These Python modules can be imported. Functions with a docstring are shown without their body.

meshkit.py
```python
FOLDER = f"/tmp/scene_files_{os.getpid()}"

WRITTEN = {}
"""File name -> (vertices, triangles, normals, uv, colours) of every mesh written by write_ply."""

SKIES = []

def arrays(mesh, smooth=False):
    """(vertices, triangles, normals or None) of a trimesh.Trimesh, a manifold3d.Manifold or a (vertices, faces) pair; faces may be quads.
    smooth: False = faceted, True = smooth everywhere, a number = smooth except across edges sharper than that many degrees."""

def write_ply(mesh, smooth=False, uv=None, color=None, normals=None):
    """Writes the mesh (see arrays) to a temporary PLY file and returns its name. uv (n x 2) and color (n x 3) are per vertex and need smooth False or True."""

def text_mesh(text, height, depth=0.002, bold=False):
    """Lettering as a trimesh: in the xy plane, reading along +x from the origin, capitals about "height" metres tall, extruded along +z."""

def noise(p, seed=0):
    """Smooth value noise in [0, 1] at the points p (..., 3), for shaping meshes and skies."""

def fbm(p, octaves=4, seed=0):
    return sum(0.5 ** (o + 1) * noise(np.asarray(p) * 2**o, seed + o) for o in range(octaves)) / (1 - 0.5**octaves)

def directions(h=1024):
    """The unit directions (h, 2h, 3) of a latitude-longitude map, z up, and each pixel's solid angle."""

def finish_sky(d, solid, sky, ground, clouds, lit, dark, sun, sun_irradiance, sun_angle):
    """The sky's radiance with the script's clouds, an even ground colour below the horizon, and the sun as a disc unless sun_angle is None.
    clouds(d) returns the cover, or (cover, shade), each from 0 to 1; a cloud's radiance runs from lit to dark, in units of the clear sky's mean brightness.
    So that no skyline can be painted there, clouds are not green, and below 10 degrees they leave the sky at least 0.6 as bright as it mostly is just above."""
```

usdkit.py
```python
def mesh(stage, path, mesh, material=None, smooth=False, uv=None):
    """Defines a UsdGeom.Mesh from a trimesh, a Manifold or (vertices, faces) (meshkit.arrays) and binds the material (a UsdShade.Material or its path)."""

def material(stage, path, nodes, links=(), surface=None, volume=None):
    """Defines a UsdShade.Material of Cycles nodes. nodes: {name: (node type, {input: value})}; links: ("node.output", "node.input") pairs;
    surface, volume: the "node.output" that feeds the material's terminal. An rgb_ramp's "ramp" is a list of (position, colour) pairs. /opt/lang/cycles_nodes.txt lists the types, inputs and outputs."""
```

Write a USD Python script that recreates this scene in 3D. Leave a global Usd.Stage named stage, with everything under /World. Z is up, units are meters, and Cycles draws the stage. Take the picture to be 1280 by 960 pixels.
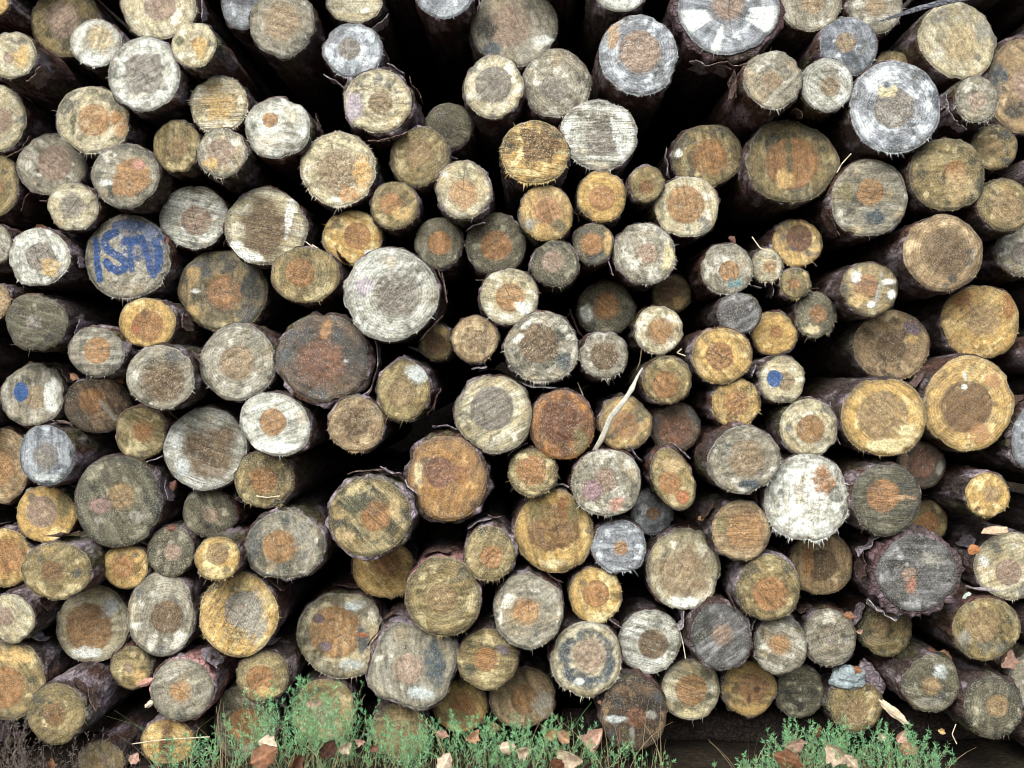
import math, numpy as np, trimesh, usdkit, meshkit
from pxr import Usd, UsdGeom, UsdLux, UsdShade, Gf, Sdf, Vt

# ---------------------------------------------------------------- camera, sky, sun, exposure
stage = Usd.Stage.CreateInMemory()
UsdGeom.SetStageUpAxis(stage, 'Z'); UsdGeom.SetStageMetersPerUnit(stage, 1.0)
UsdGeom.Xform.Define(stage, '/World'); UsdGeom.Scope.Define(stage, '/World/Looks')
DIST, CAMZ, FPX = 3.3, 1.06, 1506.0
EXPOSURE = 1.58
cam = UsdGeom.Camera.Define(stage, '/World/camera')
cam.CreateHorizontalApertureAttr(36.0); cam.CreateVerticalApertureAttr(27.0)
cam.CreateFocalLengthAttr(36.0 * FPX / 1280); cam.CreateClippingRangeAttr((0.02, 1000))
cam.AddTranslateOp().Set((0, -DIST, CAMZ)); cam.AddRotateXOp().Set(90.0)
cam.CreateExposureAttr(EXPOSURE)
SUN = np.array([-0.20, -0.72, 0.70]); SUN /= np.linalg.norm(SUN)
dome = UsdLux.DomeLight.Define(stage, '/World/sky')
dome.GetPrim().SetCustomDataByKey('kind', 'structure')
sky_mat = usdkit.material(stage, '/World/Looks/sky_look', {
    's': ('sky_texture', {'sky_type': 'single_scattering', 'sun_disc': False, 'sun_elevation': math.asin(SUN[2]), 'sun_rotation': math.atan2(SUN[0], SUN[1]), 'air_density': 1.0, 'aerosol_density': 3.0}),
    'h': ('hsv', {'saturation': 0.9, 'value': 1.0}),
    'b': ('background_shader', {'strength': 0.06})}, [('s.color', 'h.color'), ('h.color', 'b.color')], surface='b.background')
UsdShade.MaterialBindingAPI.Apply(dome.GetPrim()).Bind(sky_mat)
sun = UsdLux.DistantLight.Define(stage, '/World/sun')
sun.CreateIntensityAttr(0.4); sun.CreateAngleAttr(50.0); sun.CreateNormalizeAttr(True); sun.CreateColorAttr((1.0, 0.995, 0.98))
zax = Gf.Vec3d(*SUN.tolist()); sun.AddOrientOp().Set(Gf.Quatf(Gf.Rotation(Gf.Vec3d(0, 0, 1), zax).GetQuat()))

# ---------------------------------------------------------------- helpers
T = Sdf.ValueTypeNames
used = {}
def numbered(parent, name):
    k = (parent, name); n = used.get(k, 0); used[k] = n + 1
    return f'{parent}/{name}' if n == 0 else f'{parent}/{name}_{n:03d}'
def tag(p, label=None, category=None, group=None, kind=None):
    for k, v in (('label', label), ('category', category), ('group', group), ('kind', kind)):
        if v: p.SetCustomDataByKey(k, v)
    return p
def put(parent, name, v, f, mat, n=None, pv=None, smooth=False, path=None):
    """One Mesh prim; pv: {primvar: n x 3 array}."""
    path = path or numbered(parent, name)
    v = np.asarray(v, np.float32); f = np.asarray(f, np.int32)
    if smooth and n is None: n = normals(v, f)
    m = UsdGeom.Mesh.Define(stage, path)
    m.CreatePointsAttr(Vt.Vec3fArray.FromNumpy(v))
    m.CreateFaceVertexCountsAttr(Vt.IntArray.FromNumpy(np.full(len(f), 3, np.int32)))
    m.CreateFaceVertexIndicesAttr(Vt.IntArray.FromNumpy(np.ascontiguousarray(f.ravel())))
    m.CreateSubdivisionSchemeAttr('none')
    if n is not None:
        m.CreateNormalsAttr(Vt.Vec3fArray.FromNumpy(np.asarray(n, np.float32))); m.SetNormalsInterpolation('vertex')
    for k, a in (pv or {}).items():
        UsdGeom.PrimvarsAPI(m).CreatePrimvar(k, T.Color3fArray, 'vertex').Set(Vt.Vec3fArray.FromNumpy(np.ascontiguousarray(a, np.float32)))
    UsdShade.MaterialBindingAPI.Apply(m.GetPrim()).Bind(mat)
    return m.GetPrim()
def xform(name, loc=(0, 0, 0), rot=(0, 0, 0)):
    x = UsdGeom.Xform.Define(stage, numbered('/World', name)); x.AddTranslateOp().Set(Gf.Vec3d(*map(float, loc)))
    if any(rot): x.AddRotateXYZOp().Set(Gf.Vec3f(*map(float, rot)))
    return x.GetPrim()
def normals(v, f):
    n = np.zeros((len(v), 3)); fn = np.cross(v[f[:, 1]] - v[f[:, 0]], v[f[:, 2]] - v[f[:, 0]])
    for k in range(3): np.add.at(n, f[:, k], fn)
    return n / np.maximum(np.linalg.norm(n, axis=1, keepdims=True), 1e-12)
def sub(v, f, n, pv, keep):
    f = f[keep]; u, inv = np.unique(f, return_inverse=True)
    return v[u], inv.reshape(-1, 3), n[u], {k: a[u] for k, a in pv.items()}
def lin(c):
    c = np.asarray(c, float) / 255.0
    return np.where(c < 0.04045, c / 12.92, ((c + 0.055) / 1.055) ** 2.4)
def smooth01(x, a, b):
    t = np.clip((x - a) / (b - a), 0, 1); return t * t * (3 - 2 * t)
def mixc(c, d, w): return c * (1 - w[:, None]) + np.asarray(d) * w[:, None]
def at(u, v, y):
    """The point that stands at depth y behind the pile's front on the line of sight of (u, v)."""
    s = (DIST + y) / FPX
    return np.array([(u - 640) * s, y, CAMZ - (v - 480) * s])
fbm = meshkit.fbm

# ---------------------------------------------------------------- materials
def attr(name): return ('attribute', {'attribute': name})
def end_grain(path, rough, spec):
    return usdkit.material(stage, path, {
        'w': attr('wood'), 'lc': attr('lc'), 'sv': attr('sv'), 'fx': attr('fx'), 'g': ('geometry', {}),
        'fxs': ('separate_color', {}),
        # growth rings
        'rn': ('noise_texture', {'scale': 24.0, 'detail': 4.0, 'roughness': 0.6}), 'rl': ('vector_math', {'math_type': 'length'}),
        'ra': ('math', {'math_type': 'multiply_add', 'value2': 0.012}), 'rm': ('math', {'math_type': 'multiply', 'value2': 900.0}), 'rs': ('math', {'math_type': 'sine'}),
        'rw': ('math', {'math_type': 'multiply'}),
        # saw marks: noise stretched along the cut
        'sm': ('mapping', {'scale': (420.0, 14.0, 1.0)}), 'sn': ('noise_texture', {'scale': 1.0, 'detail': 3.0, 'roughness': 0.6}),
        'sr': ('map_range', {'from_min': 0.3, 'from_max': 0.7, 'to_min': -1.0, 'to_max': 1.0, 'clamp': True}), 'sw': ('math', {'math_type': 'multiply'}),
        # grain at two sizes, tufts of torn fibre
        'n1': ('noise_texture', {'scale': 130.0, 'detail': 4.0, 'roughness': 0.65}), 'n2': ('noise_texture', {'scale': 520.0, 'detail': 3.0, 'roughness': 0.7}),
        'm1': ('map_range', {'from_min': 0.28, 'from_max': 0.72, 'to_min': 0.54, 'to_max': 1.46}),
        'm2': ('map_range', {'from_min': 0.3, 'from_max': 0.7, 'to_min': 0.58, 'to_max': 1.42}),
        'k1': ('math', {'math_type': 'multiply'}), 'k2': ('math', {'math_type': 'multiply_add', 'value2': 0.19}), 'k3': ('math', {'math_type': 'multiply_add', 'value2': 0.38}),
        'mul': ('vector_math', {'math_type': 'scale'}),
        'tn': ('noise_texture', {'scale': 330.0, 'detail': 2.0, 'roughness': 0.6, 'distortion': 0.6}), 'tr': ('map_range', {'from_min': 0.54, 'from_max': 0.68, 'to_min': 0.0, 'to_max': 0.7, 'clamp': True}),
        'tw': ('math', {'math_type': 'multiply'}), 'tc': ('mix', {'color2': tuple(lin((226, 216, 190)))}),
        'dn': ('noise_texture', {'scale': 210.0, 'detail': 3.0, 'roughness': 0.7}), 'dr': ('map_range', {'from_min': 0.60, 'from_max': 0.74, 'to_min': 0.0, 'to_max': 0.7, 'clamp': True}), 'dc': ('mix', {'color2': tuple(lin((62, 54, 42)))}),
        'h1': ('math', {'math_type': 'multiply_add', 'value2': 0.6}), 'h2': ('math', {'math_type': 'multiply_add', 'value2': 0.5}), 'h3': ('math', {'math_type': 'multiply_add', 'value2': 0.2}),
        'b': ('bump', {'strength': 0.75, 'distance': 0.0022}),
        'p': ('principled_bsdf', {'roughness': rough, 'specular_ior_level': spec})},
        [('fx.color', 'fxs.color'), ('lc.vector', 'rl.vector1'), ('g.position', 'rn.vector'), ('rn.fac', 'ra.value1'), ('rl.value', 'ra.value3'), ('ra.value', 'rm.value1'), ('rm.value', 'rs.value1'), ('rs.value', 'rw.value1'), ('fxs.b', 'rw.value2'),
         ('sv.vector', 'sm.vector'), ('sm.vector', 'sn.vector'), ('sn.fac', 'sr.value'), ('sr.result', 'sw.value1'), ('fxs.r', 'sw.value2'),
         ('g.position', 'n1.vector'), ('g.position', 'n2.vector'), ('n1.fac', 'm1.value'), ('n2.fac', 'm2.value'), ('m1.result', 'k1.value1'), ('m2.result', 'k1.value2'),
         ('rw.value', 'k2.value1'), ('k1.value', 'k2.value3'), ('sw.value', 'k3.value1'), ('k2.value', 'k3.value3'), ('w.color', 'mul.vector1'), ('k3.value', 'mul.scale'),
         ('g.position', 'tn.vector'), ('tn.fac', 'tr.value'), ('tr.result', 'tw.value1'), ('fxs.g', 'tw.value2'), ('mul.vector', 'tc.color1'), ('tw.value', 'tc.fac'),
         ('g.position', 'dn.vector'), ('dn.fac', 'dr.value'), ('dr.result', 'dc.fac'), ('tc.color', 'dc.color1'), ('dc.color', 'p.base_color'),
         ('n1.fac', 'h1.value1'), ('n2.fac', 'h1.value3'), ('sw.value', 'h2.value1'), ('h1.value', 'h2.value3'), ('tw.value', 'h3.value1'), ('h2.value', 'h3.value3'), ('h3.value', 'b.height'), ('b.normal', 'p.normal')], surface='p.BSDF')
GRAIN = end_grain('/World/Looks/end_grain', 0.62, 0.4)
GRAIN_WET = end_grain('/World/Looks/end_grain_wet', 0.36, 0.6)
BARK = usdkit.material(stage, '/World/Looks/bark', {
    'w': attr('wood'), 'g': ('geometry', {}), 'mp': ('mapping', {'scale': (1.0, 0.35, 1.0)}),
    'n1': ('noise_texture', {'scale': 70.0, 'detail': 5.0, 'roughness': 0.7}), 'dn': ('noise_texture', {'scale': 45.0, 'detail': 3.0}), 'ds': ('vector_math', {'math_type': 'scale', 'scale': 0.030}), 'da': ('vector_math', {'math_type': 'add'}), 'n2': ('voronoi_texture', {'scale': 60.0, 'feature': 'distance_to_edge'}),
    'm1': ('map_range', {'from_min': 0.28, 'from_max': 0.72, 'to_min': 0.45, 'to_max': 1.5}), 'm2': ('map_range', {'from_min': 0.0, 'from_max': 0.16, 'to_min': 0.62, 'to_max': 1.0, 'clamp': True}),
    'k': ('math', {'math_type': 'multiply'}), 'mul': ('vector_math', {'math_type': 'scale'}), 'h': ('math', {'math_type': 'multiply_add', 'value2': 0.7}),
    'b': ('bump', {'strength': 1.0, 'distance': 0.010}), 'p': ('principled_bsdf', {'roughness': 0.9, 'specular_ior_level': 0.2})},
    [('g.position', 'mp.vector'), ('mp.vector', 'n1.vector'), ('g.position', 'dn.vector'), ('dn.color', 'ds.vector1'), ('ds.vector', 'da.vector1'), ('mp.vector', 'da.vector2'), ('da.vector', 'n2.vector'), ('n1.fac', 'm1.value'), ('n2.distance', 'm2.value'), ('m1.result', 'k.value1'), ('m2.result', 'k.value2'),
     ('w.color', 'mul.vector1'), ('k.value', 'mul.scale'), ('mul.vector', 'p.base_color'), ('n1.fac', 'h.value1'), ('m2.result', 'h.value3'), ('h.value', 'b.height'), ('b.normal', 'p.normal')], surface='p.BSDF')
def simple(name, rough=0.8, noise=90.0, amount=0.35, trans=0.0):
    nodes = {'w': attr('wood'), 'g': ('geometry', {}), 'n': ('noise_texture', {'scale': noise, 'detail': 3.0, 'roughness': 0.6}),
             'm': ('map_range', {'from_min': 0.3, 'from_max': 0.7, 'to_min': 1 - amount, 'to_max': 1 + amount}), 'mul': ('vector_math', {'math_type': 'scale'}),
             'p': ('principled_bsdf', {'roughness': rough, 'specular_ior_level': 0.3})}
    links = [('g.position', 'n.vector'), ('n.fac', 'm.value'), ('w.color', 'mul.vector1'), ('m.result', 'mul.scale'), ('mul.vector', 'p.base_color')]
    if trans:
        nodes['t'] = ('translucent_bsdf', {}); nodes['x'] = ('mix_closure', {'fac': trans})
        links += [('mul.vector', 't.color'), ('p.BSDF', 'x.closure1'), ('t.BSDF', 'x.closure2')]
    return usdkit.material(stage, f'/World/Looks/{name}', nodes, links, surface='x.closure' if trans else 'p.BSDF')
FIBRE = simple('torn_fibre', 0.9, 400.0, 0.3, 0.25)
LEAF = simple('dead_leaf', 0.65, 120.0, 0.35, 0.25)
GREEN = simple('heather_leaf', 0.6, 40.0, 0.35, 0.35)
STICK = simple('dry_wood', 0.85, 150.0, 0.3)
SOIL = usdkit.material(stage, '/World/Looks/soil', {
    'g': ('geometry', {}), 'n1': ('noise_texture', {'scale': 6.0, 'detail': 6.0, 'roughness': 0.7}), 'n2': ('noise_texture', {'scale': 60.0, 'detail': 5.0, 'roughness': 0.7}),
    'c1': ('rgb_ramp', {'ramp': [(0.3, (0.016, 0.012, 0.009)), (0.55, (0.045, 0.034, 0.022)), (0.75, (0.05, 0.055, 0.025))]}),
    'c2': ('rgb_ramp', {'ramp': [(0.35, (0.4, 0.4, 0.4)), (0.6, (1.0, 1.0, 1.0)), (0.72, (2.6, 2.2, 1.6))]}), 'm': ('mix', {'mix_type': 'multiply', 'fac': 1.0}),
    'b': ('bump', {'strength': 1.0, 'distance': 0.02}), 'p': ('principled_bsdf', {'roughness': 0.95, 'specular_ior_level': 0.15})},
    [('g.position', 'n1.vector'), ('g.position', 'n2.vector'), ('n1.fac', 'c1.fac'), ('n2.fac', 'c2.fac'), ('c1.color', 'm.color1'), ('c2.color', 'm.color2'), ('m.color', 'p.base_color'), ('n2.fac', 'b.height'), ('b.normal', 'p.normal')], surface='p.BSDF')

# ---------------------------------------------------------------- ground and the bank behind the pile
def bank(x, y):
    """Height of the low grassy verge in front of the pile."""
    b = 0.11 * smooth01(np.abs(y + 0.36), 0.36, 0.05) * (0.75 + 0.5 * fbm(np.stack([x * 3, y * 3, 0 * x], -1), 3, 4))
    span = smooth01(x, -1.45, -0.9) * smooth01(x, 0.62, 0.35) + 0.8 * smooth01(x, 0.45, 0.72) * smooth01(x, 1.25, 1.0)
    return b * np.clip(span, 0.12, 1)
gx = np.unique(np.concatenate([np.linspace(-2.4, 2.4, 161), [-60, -30, -15, -8, -5, -3.5, 3.5, 5, 8, 15, 30, 60]]))
gy = np.unique(np.concatenate([np.linspace(-1.2, 0.6, 91), [-60, -30, -15, -8, -5, -3, -2, 1, 2, 3, 4, 8, 15, 30, 60]]))
GX, GY = np.meshgrid(gx, gy, indexing='ij')
GZ = bank(GX, GY) + 0.02 * (fbm(np.stack([GX * 6, GY * 6, 0 * GX], -1), 4, 9) - 0.5)
GZ += np.where(GY > 4, np.minimum((GY - 4) * 0.3, 3.5), 0)
ii, jj = np.meshgrid(np.arange(len(gx) - 1), np.arange(len(gy) - 1), indexing='ij'); q = (ii * len(gy) + jj).ravel(); L_ = len(gy)
tag(put('/World', 'ground', np.stack([GX, GY, GZ], -1).reshape(-1, 3), np.vstack([np.stack([q, q + L_, q + L_ + 1], 1), np.stack([q, q + L_ + 1, q + 1], 1)]), SOIL, smooth=True), kind='structure')
hx, hz = np.meshgrid(np.linspace(-6, 6, 49), np.linspace(0, 1, 25), indexing='ij')
hv = np.stack([hx, 3.75 + 1.6 * hz ** 1.5 + 0.35 * (fbm(np.stack([hx * 1.2, hz * 3, 0 * hx], -1), 4, 5) - 0.5), -0.1 + 3.6 * hz], -1).reshape(-1, 3)
ii, jj = np.meshgrid(np.arange(48), np.arange(24), indexing='ij'); q = (ii * 25 + jj).ravel()
tag(put('/World', 'earth_bank', hv, np.vstack([np.stack([q, q + 25, q + 26], 1), np.stack([q, q + 26, q + 1], 1)]), SOIL, smooth=True), kind='structure')

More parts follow.
